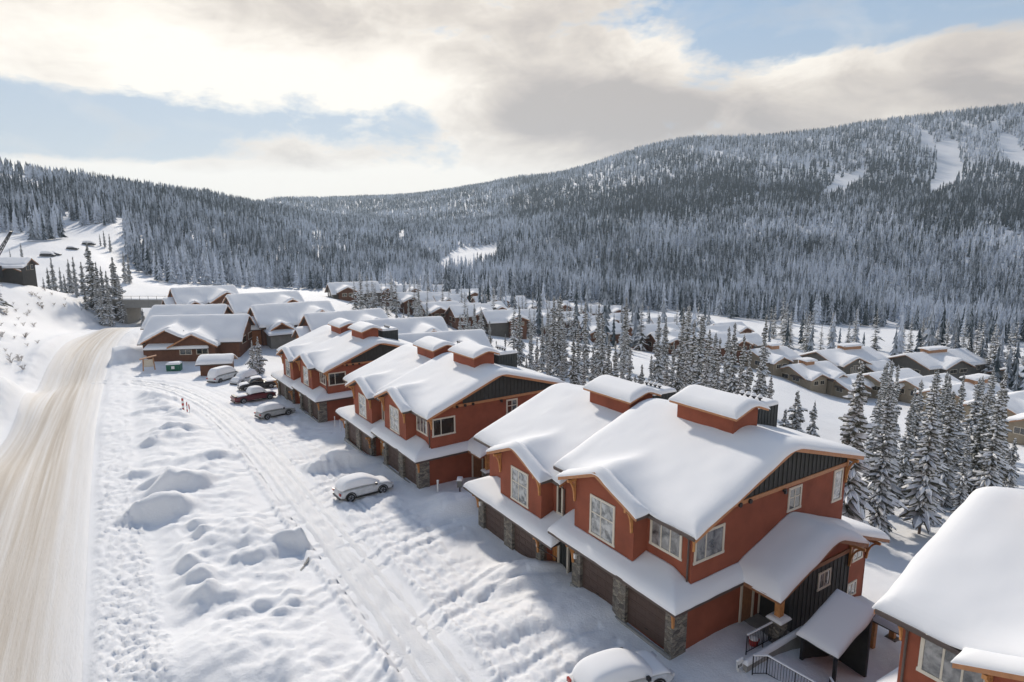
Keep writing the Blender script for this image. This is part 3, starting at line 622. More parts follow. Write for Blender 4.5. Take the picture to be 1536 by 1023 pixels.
    window(root,sg,'v',1.42,3.62,4.3,5.9,.12,-1,(2,1),sd,split=.36); window(root,sg,'v',8.92,10.15,5.05,6.45,.12,-1,(2,2),'glass_dark'); window(root,sg,'v',13.35,14.35,4.5,6.5,.12,-1,(1,1),'glass_pale')
    # ---- entry recess between the two garages
    e=MB(sg); e.box(9.15,11.9,1.06,1.2,-1.6,2.3); e.box(9.15,9.3,1.2,2.7,-1.6,2.4); e.box(7.6,9.15,2.6,2.75,-1.6,2.4)
    for i in range(11): e.box(9.17+i*.25,9.21+i*.25,1.03,1.06,-1.6,2.3)
    e.build('entry_wall','dark_board',root)
    d=MB(sg); d.box(10.2,11.0,.98,1.02,-1.2,.95)
    for i in range(4): d.box(10.24+i*.19,10.39+i*.19,.95,.98,-1.1,.85)
    dr=d.build('entry_door','timber',root); MB(sg).box(10.26,10.31,.9,.95,-.2,.05).build('handle','metal_dark',dr)
    t=MB(sg); t.box(10.06,10.2,.93,1.03,-1.3,1.09); t.box(11.0,11.14,.93,1.03,-1.3,1.09); t.box(10.2,11.0,.93,1.03,.95,1.09); t.build('door_frame','trim_cream',root)
    MB(sg).box(7.62,7.75,.3,.5,-.8,2.4).build('corner_post','trim_cream',root); MB(sg).box(9.1,9.24,.9,1.03,-1.2,1.9).build('corner_post','trim_cream',root)
    MB(sg).box(7.7,11.2,-.15,2.5,-1.6,-.72).build('entry_step','concrete',root)
    m=MB(sg); m.tube([(10.65,-.3,1.0),(8.6,-.35,1.25)],.025,5); m.build('hand_rail','metal_dark',root)
    # ---- side doors and trims under the skirt
    for q in (5.22,6.25,6.85): MB(sg).box(.02,.118,q,q+.12,-.2,2.4).build('corner_trim','trim_cream',root)
    d=MB(sg); d.box(.06,.119,5.4,6.2,-.2,2.05); d.build('side_door','timber_brown',root)
    if wing:
        # side wing: gable reaching out over the porch
        wp=[(4.5,2.78),(9.3,4.6),(12.3,3.43)]
        m=MB(sg); m.prism_u([(v,z-.03) for v,z in wp]+[(v,z-.2) for v,z in wp[::-1]],-2.57,.118); wl=[(9.3,4.6),(12.3,3.43),(18.5,1.2)]
        m.prism_u([(v,z-.03) for v,z in wl]+[(v,z-.2) for v,z in wl[::-1]],-.95,.118); 
        m.prism_u([(14.72,2.35),(18.5,1.16),(18.5,1.0),(14.72,2.2)],.12,9.7)
        wr=m.build('porch_roof','roof_under',root)
        f=MB(sg); rake(f,wp,-2.63,-2.57,h=.22); rake(f,[(11.2,3.87),(18.5,1.2)],-1.02,-.95,h=.22); f.box(-2.57,-.6,4.44,4.5,2.58,2.78); f.build('fascia','timber_brown',wr)
        def pb(U,V): return smin(2.78+.38*(V-4.5),4.6-.365*(V-9.3),.4)
        snow_cover([(-2.67,.116,4.42,12.36),(-1.06,.116,12.3,18.56),(.1,9.7,14.72,18.56)],pb,.46,.8,'snow_cover',wr,sg,.28,23,.06,amp=.12,pw=.6,dfun=lambda U,V: np.where(V<12.3,np.minimum(np.minimum(U+2.67,V-4.42),np.where(U<-1.06,12.36-V,9)),np.minimum(np.where((V<12.37)&(U<-1.0),12.36-V,U+1.06),18.56-V)))
        m=MB(sg); m.prism_u([(6.9,-3.2),(12.7,-3.2),(12.7,2.5),(6.9,2.5)],-1.6,-1.5)
        for i in range(15): m.box(-1.63,-1.6,6.95+i*.4,7.0+i*.4,-3.2,2.5)
        m.box(-1.5,.1,6.9,7.0,-3.2,2.6); m.build('porch_wall','dark_board',root)
        m=MB(sg); m.prism_u([(6.9,2.72),(12.7,2.72),(12.7,3.0),(9.3,4.35),(6.9,3.45)],-1.6,.1); m.box(-1.598,.1,12.55,12.7,-3.2,2.72); m.build('wall','stucco_red',root)
        m=MB(sg); m.box(-1.68,-1.6,6.9,12.74,2.5,2.72); m.build('timber_band','timber_brown',root)
        window(root,sg,'v',9.5,10.7,1.05,2.1,-1.6,-1,(2,1),'glass_pale',fw=.11)
        m=MB(sg); m.box(.1,.5,14.7,18.1,-5.2,1.2); m.box(.1,9.7,17.7,18.1,-5.2,.95); m.build('wall','stucco_red',root)
        window(root,sg,'v',16.4,17.6,-.25,.65,.1,-1,(2,1),'glass_pale',fw=.12); window(root,sg,'v',16.1,17.2,-2.6,-1.6,.1,-1,(2,1),'glass_pale',fw=.12)
        p=MB(sg); p.box(-2.2,-1.6,5.3,5.95,-1.5,1.0); pr=p.build('stone_pier','stone',root)
        p=MB(sg); p.box(-2.3,-1.5,5.2,6.05,1.0,1.1); p.build('pier_cap','concrete',pr); snow_cover([(-2.34,-1.46,5.16,6.09)],lambda U,V: U*0+1.1,.12,.2,'pier_snow',pr,sg,.2,2,.02)
        p=MB(sg); p.box(-2.05,-1.75,5.45,5.8,1.1,2.75); p.build('timber_post','timber',root)
        bracket(root,sg,-1.9,5.8,2.95,-.2,1,1.1,.9); bracket(root,sg,-1.6,12.5,3.0,-1,0,1.5,.85); bracket(root,sg,.1,18,1.0,-1,0,1.5,.85)
        MB(sg).box(-2.3,.1,4.2,6.9,-2.4,-.25).build('porch_floor','concrete',root)
    return root
HOUSES=[((7.637,26.485,0),-33.2,'red townhouse duplex with a side porch gable above the basement railings',False,-.95),
 ((-7.844,48.84,-1.17),-34.1,'middle red townhouse duplex beside the white car, dark boards in its end gable',False,-.6),
 ((-23.49,72.03,-2.48),-35.52,'farthest red townhouse duplex beside the row of parked pickups and the silver car',False,-.4)]
for i,(l,y,lb,mi,st) in enumerate(HOUSES): build_townhouse(l,R(y),lb,'red townhouses along the lane',mi,st,lights=(True if i==0 else 1))
build_townhouse((13.33,20.01,.08),R(-31.64),'red townhouse cut by the frame edge, its wide snow roof sloping toward the basement yard','red townhouses along the lane',True,-.3,wing=False)
# ---------------------------------------------------------------- chalets, lodges and duplexes further off
plain('wall_brown',(.13,.055,.030),.85,.2,1.5); plain('wall_orange',(.30,.12,.045),.8,.2,1.5); plain('wall_beige',(.27,.225,.165),.85,.12,1.5); plain('wall_grey',(.115,.11,.10),.85,.15,1.5); plain('wall_grey_pale',(.22,.215,.20),.85,.15,1.2)
plain('trim_brown',(.36,.19,.10),.7,.15,3); plain('trim_pale',(.55,.49,.40),.7,.1,3)
SITES=[]
def small_window(parent,axis,a0,a1,z0,z1,pos,out,glass='glass_dark',trim='trim_pale'):
    f=MB(); d0,d1=sorted((pos,pos+out*.07)); e0,e1=sorted((pos,pos+out*.10)); w=.13
    def bx(m,p,q,za,zb,c,d): m.box(p,q,c,d,za,zb) if axis=='u' else m.box(c,d,p,q,za,zb)
    bx(f,a0,a1,z0,z1,d0,d1); fr=f.build('window',trim,parent); g=MB(); mid=(a0+a1)/2
    bx(g,a0+w,mid-.05,z0+w,z1-w,d0-.01,e1) if out>0 else bx(g,a0+w,mid-.05,z0+w,z1-w,e0,d1+.01)
    bx(g,mid+.05,a1-w,z0+w,z1-w,d0-.01,e1) if out>0 else bx(g,mid+.05,a1-w,z0+w,z1-w,e0,d1+.01)
    g.build('pane',glass,fr); return fr
def chalet(x,y,yaw,L,W,h,pitch,wall,label,group,cat='house',garagewall='wall_grey_pale',name='chalet',wall2=None,cross=(),cupolas=(),trim='trim_brown',o=.7,T=.5,z=None,base=5.,wins=True,garages=(),skirt=None,bigwin=False,endg=False):
    """centre of the ridge at x,y; ridge along yaw"""
    z=gz(x,y) if z is None else z; SITES.append((x,y,max(L,W)/2+1.5))
    root=empty(name,(x,y,z),-yaw,label,cat,group); l=L/2; rz=h+pitch*W/2; wall2=wall2 or wall
    m=MB(); m.prism_u([(-W/2,-base),(W/2,-base),(W/2,h-.1),(0,rz-.25),(-W/2,h-.1)],-l,l); m.build('wall',wall,root)
    m=MB(); e=W/2+o; pr=[(-e,rz-pitch*e),(0,rz),(e,rz-pitch*e)]; m.prism_u([(v,q-.02) for v,q in pr]+[(v,q-.26) for v,q in pr[::-1]],-l-o+.05,l+o-.05); roof=m.build('roof','roof_under',root)
    f=MB()
    rake(f,pr,-l-o,-l-o+.05,h=.32); rake(f,pr,l+o-.05,l+o,h=.32); f.build('fascia',trim,roof)
    rects=[(-l-o-.03,l+o+.03,-e-.05,e+.05)]
    for (c,w,sd,ext,drop,p2) in cross:
        zc=rz-drop; vo=sd*(W/2+ext); m=MB(); hh=zc-p2*w/2; m.prism_v([(c-w/2,-base),(c+w/2,-base),(c+w/2,hh-.1),(c,zc-.25),(c-w/2,hh-.1)],*sorted((vo,sd*(W/2-.02)))); m.build('cross_gable',wall2,root)
        vv=vo+sd*o; we=w/2+o*.8; gp=[(c-we,zc-p2*we),(c,zc),(c+we,zc-p2*we)]; a,b=sorted((vv-sd*.05,sd*.3)); m=MB(); m.prism_v([(u,q-.02) for u,q in gp]+[(u,q-.24) for u,q in gp[::-1]],a,b); rr=m.build('gable_roof','roof_under',root)
        f=MB(); a,b=sorted((vv,vv-sd*.05))
        for p,q in zip(gp,gp[1:]): f.add([(u,v,zz) for v in (a,b) for u,zz in (p,q,(q[0],q[1]-.3),(p[0],p[1]-.3))],[(0,1,2,3),(7,6,5,4),(0,4,5,1),(1,5,6,2),(2,6,7,3),(3,7,4,0)])
        f.build('gable_fascia',trim,rr); rects.append((c-we-.03,c+we+.03,*sorted((0,vv+sd*.03))))
        if wins:
            zz=max(.8,hh-1.9); po=vo
            if bigwin:
                for k in range(4): small_window(root,'u',c-1.9+k*.98,c-1.05+k*.98,zz-1.2,zz+1.0+(.5 if k in (1,2) else 0),po,sd,trim=trim if trim!='trim_brown' else 'trim_pale')
            else:
                small_window(root,'u',c-w*.32,c-w*.04,zz,zz+1.25,po,sd); small_window(root,'u',c+w*.06,c+w*.34,zz,zz+1.25,po,sd)
    def bf(U,V):
        B=rz-pitch*np.sqrt(V*V+.15); B=np.where(np.abs(V)>e+.06,-60.,B)
        for (c,w,sd,ext,drop,p2) in cross:
            zc=rz-drop; we=w/2+o*.8+.031; q=zc-p2*np.sqrt((U-c)**2+.1); q=np.where((np.abs(U-c)>we)|(V*sd<0),-60.,q); B=np.where((B<-50)|(q<-50),np.maximum(B,q),smax(B,q,.4))
        return B
    snow_cover(rects,bf,T,.7,'snow_cover',roof,1,max(.5,L/22),int(abs(x*7+y*3))%50,.08,amp=.15,pw=.55)
    for (c,w) in cupolas:
        m=MB(); m.box(c-w/2,c+w/2,-1.3,1.3,rz-1.2,rz+1.15); cu=m.build('cupola',trim if trim!='trim_pale' else wall2,root)
        m=MB(); m.box(c-w/2-.5,c+w/2+.5,-1.8,1.8,rz+1.15,rz+1.27); m.build('cupola_roof',trim,cu); snow_cover([(c-w/2-.55,c+w/2+.55,-1.85,1.85)],lambda U,V: rz+1.28-.10*np.abs(V),.42,.5,'cupola_snow',cu,1,.7,3,.05)
    if wins:
        for s_ in (-1,1):
            small_window(root,'v',-W*.30,-W*.06,h*.55,h*.55+1.4,s_*l,s_); small_window(root,'v',W*.08,W*.32,h*.55,h*.55+1.4,s_*l,s_)
            if h>4.5: small_window(root,'v',-W*.28,-W*.05,.9,2.2,s_*l,s_)
        for s_ in (-1,1):
            nn=max(1,int(L/6))
            for k in range(nn):
                c0=-l+L*(k+.5)/nn
                if any(abs(c0-c)<w/2+1.2 and sd==s_ for c,w,sd,*_ in cross): continue
                small_window(root,'u',c0-.7,c0+.7,h-2.1,h-.8,s_*W/2,s_)
    for (c,w,sd,mat) in garages:
        # c along the side of the house, sd=+1/-1 long side, 2/-2 gable ends
        d=MB(); 
        if abs(sd)==1: q=[s for s in cross if s[2]==sd and abs(s[0]-c)<s[1]/2]; vo=sd*(W/2+(q[0][3] if q else 0)); d.box(c-w/2,c+w/2,*sorted((vo,vo+sd*.06)),-.3,2.3)
        else: s_=1 if sd>0 else -1; d.box(*sorted((s_*l,s_*l+s_*.06)),c-w/2,c+w/2,-.3,2.3)
        d.build('garage_door',mat,root)
    if endg:
        # a lower gable stepping out of the end wall
        w,c,ex=W*.5,W*.16,2.2; zc=rz-2.3; hh=zc-.6*w/2; m=MB(); m.prism_u([(c-w/2,-base),(c+w/2,-base),(c+w/2,hh-.1),(c,zc-.25),(c-w/2,hh-.1)],-l-ex,-l); m.build('end_gable','wall_orange',root)
        we=w/2+o*.8; gp=[(c-we,zc-.6*we),(c,zc),(c+we,zc-.6*we)]; m=MB(); m.prism_u([(v,q-.02) for v,q in gp]+[(v,q-.24) for v,q in gp[::-1]],-l-ex-o,-l); rr=m.build('gable_roof','roof_under',root); f=MB(); rake(f,gp,-l-ex-o,-l-ex-o+.05,h=.32); f.build('gable_fascia',trim,rr)
        snow_cover([(-l-ex-o-.03,-l,c-we-.03,c+we+.03)],lambda U,V: zc-.6*np.sqrt((V-c)**2+.1),T,.6,'snow_cover',rr,1,.8,7,.06); small_window(root,'v',c-.9,c+.9,hh-1.9,hh-.5,-l-ex,-1)
    if skirt:
        u0,u1,sd,dp,zt=skirt; va,vb=sorted((sd*(W/2),sd*(W/2+dp))); m=MB(); m.box(u0,u1,va,vb,-base,zt-.55); m.build('garage_storey',garagewall,root)
        sk=MB(); sk.prism_u([(sd*(W/2+.02),zt),(sd*(W/2+dp+.6),zt-.6),(sd*(W/2+dp+.6),zt-.75),(sd*(W/2+.02),zt-.15)],u0-.5,u1+.5); sr=sk.build('lean_roof','roof_under',root)
        snow_cover([(u0-.53,u1+.53,*sorted((sd*(W/2+.02),sd*(W/2+dp+.63))))],lambda U,V: zt+.02-(np.abs(V)-W/2)*.6/(dp+.6),.4,.5,'lean_snow',sr,1,.8,4,.05)
    return root
def ridge_at(px,py,Y): x,y,z=at(px,py,Y); return x,y,z
def lodge(px,py,Y,yaw,L,W,pitch,label,wall='wall_brown',wall2='wall_brown',**k):
    k.setdefault('trim','fascia_wood')
    """px,py: middle of the snow covered ridge"""
    x,y,z=at(px,py,Y); g=gz(x,y); h=z-.5-g-pitch*W/2; return chalet(x,y,R(yaw),L,W,h,pitch,wall,label,'timber lodges beyond the townhouses',cat='lodge',name='lodge',wall2=wall2,z=g,**k)
lodge(300,470,121,80,17,13.,.58,'big timber lodge with two front gables behind the white van',cross=[(-3.6,8.2,1,.8,1.3,.55),(1.0,7.6,1,2.2,2.2,.55)],skirt=(-7.0,3.2,1,2.0,2.6),garagewall='wall_brown')
x,y,_=at(372,545,112)
lodge(285,455,133,82,14,12,.58,'timber lodge half hidden behind the big one with two front gables',cross=[(-1,6,1,1.5,2,.5)])
for i,(px,py,Y,L,lb) in enumerate([(305,428,168,15,'timber lodge farthest back, beside the concrete ski bridge'),(395,437,150,16,'timber lodge second from the ski bridge, orange gable at its end'),(437,452,136,16,'timber lodge with a grey garage storey and snowy lean roof'),(517,464,124,15,'long roofed lodge between the grey garage lodge and the farthest red townhouse'),(602,475,112,14.5,'long roofed lodge above the roof of the farthest red townhouse'),(660,495,100,14,'long roofed lodge closest to the middle red townhouse')]):
    lodge(px,py,Y,(50,50,54,56,66,68)[i],L,11.5,.6,lb,wall='wall_orange' if i==0 else 'wall_brown',wall2='wall_brown',cross=[(L*.24,7.6,1,2.4,.8,.62),(-L*.28,4.6,1,1.4,3.0,.62)],endg=(i<4),skirt=((-L*.45,L*.1,1,3.2,3.0) if i==2 else None),garages=((L*.26,3,1,'wall_grey'),) if i==1 else ())
# shed
x,y,_=hit(322,563,60,200); chalet(x,y+1.2,R(76),4.6,3.6,2.5,.42,'wall_brown','small timber shed with a snowy roof beside the white van',None,cat='shed',name='shed',wall2='wall_brown',trim='trim_brown',o=.55,T=.42,wins=False,base=1.2,garages=((0,2.0,-2,'wall_grey'),))
# village across the valley
VIL=[(531,452,62,18,10,.45),(563,455,60,13,9,.45),(581,456,58,10,8,.45),(607,456,62,12,9,.45),(648,447,66,17,11,.45),(650,464,62,15,9,.42),(674,470,64,13,9,.45),(698,457,72,16,10,.42),(683,483,66,11,9,.42),(729,466,68,13,10,.42),(762,467,76,18,11,.42),(728,486,58,14,9,.42),(746,490,64,13,9,.42),(786,476,66,13,9,.42),(779,497,80,15,10,.4),
(829,476,70,17,10,.4),(877,478,74,17,10,.4),(912,479,78,16,10,.4),(860,501,72,15,10,.4),(935,494,66,14,9,.42),(964,500,62,15,10,.42),(1003,500,76,19,11,.4),(1012,513,70,14,9,.42),(978,524,72,16,10,.4),(1010,529,74,16,10,.4),(940,512,66,13,9,.4),(1068,522,70,14,10,.42),(1090,516,66,13,9,.42),(897,512,74,14,10,.4),(820,503,70,13,9,.42),(1062,536,72,14,9,.4),(705,494,66,13,9,.4),(660,482,60,13,9,.42),(800,492,72,14,9,.42),(620,470,62,12,9,.42),(755,503,70,13,9,.4),(845,489,70,14,9,.4),(905,496,74,14,9,.4),(1045,509,72,14,9,.4),(1078,540,68,13,9,.4),(1110,530,70,13,9,.4)]
wrds=['long','small','narrow','low','wide','dark walled']
names=['leftmost chalet of the valley village, before the dark forest','chalet just right of the leftmost one across the valley','narrow end chalet of the leftmost village cluster','chalet tucked behind the tall spruces right of the leftmost cluster','highest chalet of the village, against the forest','chalet below the highest one in the village','brown chalet in the gap between two spruce groups left of the village centre','chalet at the forest edge above the village centre','low chalet right behind the spruce clump left of the village centre','chalet with a small gable above the village centre','wide roofed chalet at the forest edge in the village centre','dark walled chalet at the front of the village centre','chalet beside the dark walled one at the village front','chalet right of the wide roofed one','white roofed chalet below the wide one, nearest the snowy lane',
'chalet behind the first tall spruces right of the village centre','long white roof right of the village centre at the forest edge','second long white roof at the forest edge','chalet hidden low behind tall spruces right of centre','chalet at the left end of the right hand village row','chalet second in the right hand village row','large chalet with two gables in the right hand village row','chalet under the large one with two gables','front chalet with brown posts in the right part of the village','front chalet next to the one with brown posts','chalet left below the right hand row','chalet near the open snow strip right of the village','last brown chalet before the open snow strip','snow roof between spruces in the front of the village','low snow roof between spruce tops near the village lane','lowest chalet at the right end of the village','chalet on the valley lane left of the village front','chalet among spruces above the closest long roofed lodge','chalet in the spruce gap right of the village centre','low chalet beyond the long lodge roofs','snow roof nearest the lane below the village centre','chalet between the first and second long white roofs','chalet below the second long white roof','chalet behind the large one with two gables','brown chalet under the open snow strip','chalet nearest the beige duplex row']
for i,(px,py,yw,L,W,p) in enumerate(VIL):
    g=hit(px,py,150,600)
    if g is None: continue
    x,y,z=g; s=1 if i%3 else -1
    chalet(x,y,R(yw),L*.9,W,3.8+(i%4)*.5,p+.13,'wall_brown' if i%5 else 'wall_grey',names[i],'chalets of the valley village',wall2='wall_brown',cross=[((.22 if i%2 else -.2)*L,W*.6,1,1.4,.9,p+.05)],T=.55,o=.9,z=z,base=4,wins=True)
# beige and grey duplexes by the golf course
DG='beige duplexes on the golf course'
def duplex(px,py,Y,yaw,L,W,h,p,label,**k):
    x,y,z=at(px,py,Y); g=gz(x,y); k.setdefault('cross',()); chalet(x,y,R(yaw),L,W,h,p,k.pop('wall','wall_beige'),label,DG,wall2=k.pop('wall2','wall_beige'),cat='house',name='duplex_house',T=.55,o=.8,z=g,base=5,**k)
duplex(1150,575,172,66,12,10,4.2,.42,'beige duplex half hidden by spruces at the left end of the golf row',cross=[(-2,6,1,1.5,1,.45)],cupolas=[(1,3)])
duplex(1212,566,165,68,13,10,4.0,.42,'beige duplex with a dark garage gable and small cupola',cross=[(-3.6,5.6,1,1.8,1.0,.45),(2.6,5.2,1,3.0,1.3,.5)],cupolas=[(-1,3)],garages=((2.6,3,1,'wall_grey'),))
duplex(1262,552,186,70,20,14,5.4,.38,'large duplex with tall gable windows and a long cupola, left of the tallest spruce',wall='wall_grey',wall2='wall_grey',cross=[(-4.5,10,1,1.8,.5,.42)],cupolas=[(2.5,7)],bigwin=True)
duplex(1270,578,160,64,10,8,3.6,.45,'little cream duplex wing facing the open snow, beside the blue pickup',wall2='wall_beige',cross=[(-2,5.5,1,1.2,.6,.45)],)
duplex(1332,578,162,66,15,11,4.2,.4,'beige duplex right of the tallest spruce, brown inset gable',cross=[(-3.8,6,1,1.6,.9,.45),(1.5,5.2,1,3.4,2.0,.45)])
duplex(1400,560,184,70,24,14,6.0,.38,'largest grey duplex of the golf row under a long cupola',wall='wall_grey',wall2='wall_grey',cross=[(-2,11,1,1.5,.6,.4)],cupolas=[(-1,8)])
duplex(1388,592,155,66,15,10,4.0,.42,'beige duplex in front of the largest grey one',cross=[(-4.2,5.5,1,1.5,.8,.45),(2.5,6.5,1,3.2,.5,.5)])
duplex(1448,606,142,64,17,12,4.6,.42,'long beige duplex with two cupolas behind the belt of spruces',cross=[(-5,5.5,1,1.8,1.0,.45),(1.0,4.5,1,1.6,1.5,.5)],cupolas=[(1.5,2.6),(5.5,2.6)])
duplex(1512,622,128,62,13,11,4.6,.42,'beige duplex with a dark boarded garage gable near the frame edge',wall2='wall_grey',cross=[(-1,6.5,1,2.2,.6,.45)],garages=((-1,3.4,1,'dark_board'),))
duplex(1533,588,175,75,12,10,5.0,.4,'pale duplex cut by the frame edge below the spruces',wall='wall_grey_pale')
duplex(1560,648,112,60,8,9,4.0,.45,'cream house corner at the frame edge beyond the cut off roof')
duplex(1310,556,180,68,8,7,4.4,.42,'small duplex wing between the large grey duplexes',wall='wall_grey')
# dark three storey house on the bank and its low works
plain('wall_dark',(.045,.041,.037),.8,.2,1.5)
x,y,_=at(12,392,160); g=gz(x,y)+1.2; hz=at(18,383,160)[2]
dh=chalet(x,y,R(72),9,7,hz-g-.8-1.4,.4,'wall_dark','dark three storey house with stacked snowy roofs at the frame edge',None,cat='house',name='hillside_house',wall2='wall_dark',T=.5,z=g,cross=[(2.3,3.6,1,1.4,1.8,.5)],skirt=(-1,4.8,1,2.0,3.4),garagewall='wall_dark')
# ---------------------------------------------------------------- ski bridge over the road
def build_bridge():
    a=Vector(at(146,450,184)); b=Vector(at(285,450,184)); z=a.z; d=(b-a); L=d.length; r=empty('ski_bridge',(a.x,a.y,z),-(math.atan2(d.x,d.y)),'concrete ski bridge with snow on its deck crossing the road','bridge')
    MB().box(0,L,-4,4,-1.9,0).build('beam','concrete',r); MB().box(0,L,-4.3,-3.9,0,.5).build('parapet','concrete',r); MB().box(0,L,3.9,4.3,0,.5).build('parapet','concrete',r)
    u=L*.33; MB().box(u-1.5,u+1.5,-3.6,3.6,-8,-1.9).build('pier','concrete',r); MB().box(-3,1.2,-4,4,-7,0).build('abutment','concrete',r); MB().box(L-1,L+3,-4,4,-7,0).build('abutment','concrete',r)
    snow_cover([(-3,L+3,-3.9,3.9)],lambda U,V:U*0+.0,.75,.6,'snow_cover',r,1,1.5,4,.1)
    m=MB()
    m.tube([(0,3.7,1.5),(L,3.7,1.5)],.05,5); [m.box(i*2.5,i*2.5+.08,3.66,3.74,.3,1.5) for i in range(int(L/2.5))]; m.build('guard_rail','metal_dark',r)
build_bridge()
# ---------------------------------------------------------------- vehicles
def paint(name,col,rough=.35,metal=0.):
    m,nt,b=new_mat(name); n=noise_node(nt,3,4,.6,coords(nt)).outputs['Fac']; nt.links.new(ramp(nt,n,[(.35,tuple(c*.85 for c in col)),(.7,tuple(min(1,c*1.08) for c in col))]),b.inputs['Base Color'])
    b.inputs['Roughness'].default_value=rough; b.inputs['Metallic'].default_value=metal; b.inputs['Coat Weight'].default_value=.4; MAT[name]=m
paint('paint_white',(.62,.63,.64)); paint('paint_silver',(.42,.42,.41)); paint('paint_red',(.13,.012,.018)); paint('paint_black',(.018,.018,.02)); paint('paint_blue',(.03,.05,.11)); plain('tyre',(.018,.018,.018),.8,.2,8); plain('rim_metal',(.35,.35,.36),.35,.1,6,metal=.7); plain('lamp_red',(.35,.03,.02),.3,.1,5); plain('lamp_clear',(.6,.6,.62),.15,.05,5); plain('red_paint',(.45,.04,.03),.5,.1,5); plain('green_paint',(.02,.14,.085),.5,.15,4)
def loft(name,stations,mat,parent,thick=0,smooth=True,sub=True):
    """stations: (x, [(y,z)...half section from the bottom outward to the middle top])"""
    vs=[];n=len(stations[0][1]);full=2*n-1
    for x,sec in stations:
        r=[(x,-y,z) for y,z in sec]+[(x,y,z) for y,z in sec[:-1][::-1]]; vs+=r
    fs=[tuple(range(full))[::-1],tuple((len(stations)-1)*full+k for k in range(full))]
    for i in range(len(stations)-1): fs+=[(i*full+k,i*full+(k+1)%full,(i+1)*full+(k+1)%full,(i+1)*full+k) for k in range(full)]
    me=bpy.data.meshes.new(name); me.from_pydata(vs,[],fs); bm=bmesh.new(); bm.from_mesh(me); bmesh.ops.recalc_face_normals(bm,faces=bm.faces); bm.to_mesh(me); bm.free(); me.materials.append(MAT[mat])
    me.polygons.foreach_set('use_smooth',[True]*len(me.polygons)); o=link(name,me,parent)
    if sub: md=o.modifiers.new('s','SUBSURF'); md.levels=2; md.render_levels=2
    return o
CARS={ # length, wheelbase start, wheelbase, width, stations of deck height, cabin line
'suv':dict(L=4.65,wf=.88,wb=2.75,w=.93,belt=[(0,.72),(.12,.98),(.6,1.02),(1.8,1.0),(3.3,.98),(4.1,.90),(4.5,.78),(4.65,.6)],cab=[(.1,1.02),(.35,1.45),(.9,1.64),(1.8,1.68),(2.5,1.6),(3.05,1.32),(3.5,1.0)],r=.36),
'pickup':dict(L=5.7,wf=1.15,wb=3.6,w=.98,belt=[(0,.85),(.08,1.08),(.9,1.1),(2.2,1.12),(4.1,1.13),(5.0,1.08),(5.5,.98),(5.7,.75)],cab=[(2.05,1.1),(2.2,1.75),(2.7,1.86),(3.4,1.86),(3.9,1.7),(4.4,1.12)],r=.41),
'van':dict(L=5.5,wf=1.0,wb=3.4,w=.98,belt=[(0,.8),(.06,1.1),(1,1.15),(3,1.15),(4.4,1.1),(5.0,1.05),(5.4,.9),(5.5,.7)],cab=[(.02,1.1),(.1,2.1),(.6,2.2),(2.5,2.2),(3.8,2.12),(4.4,1.8),(4.95,1.1)],r=.36)}
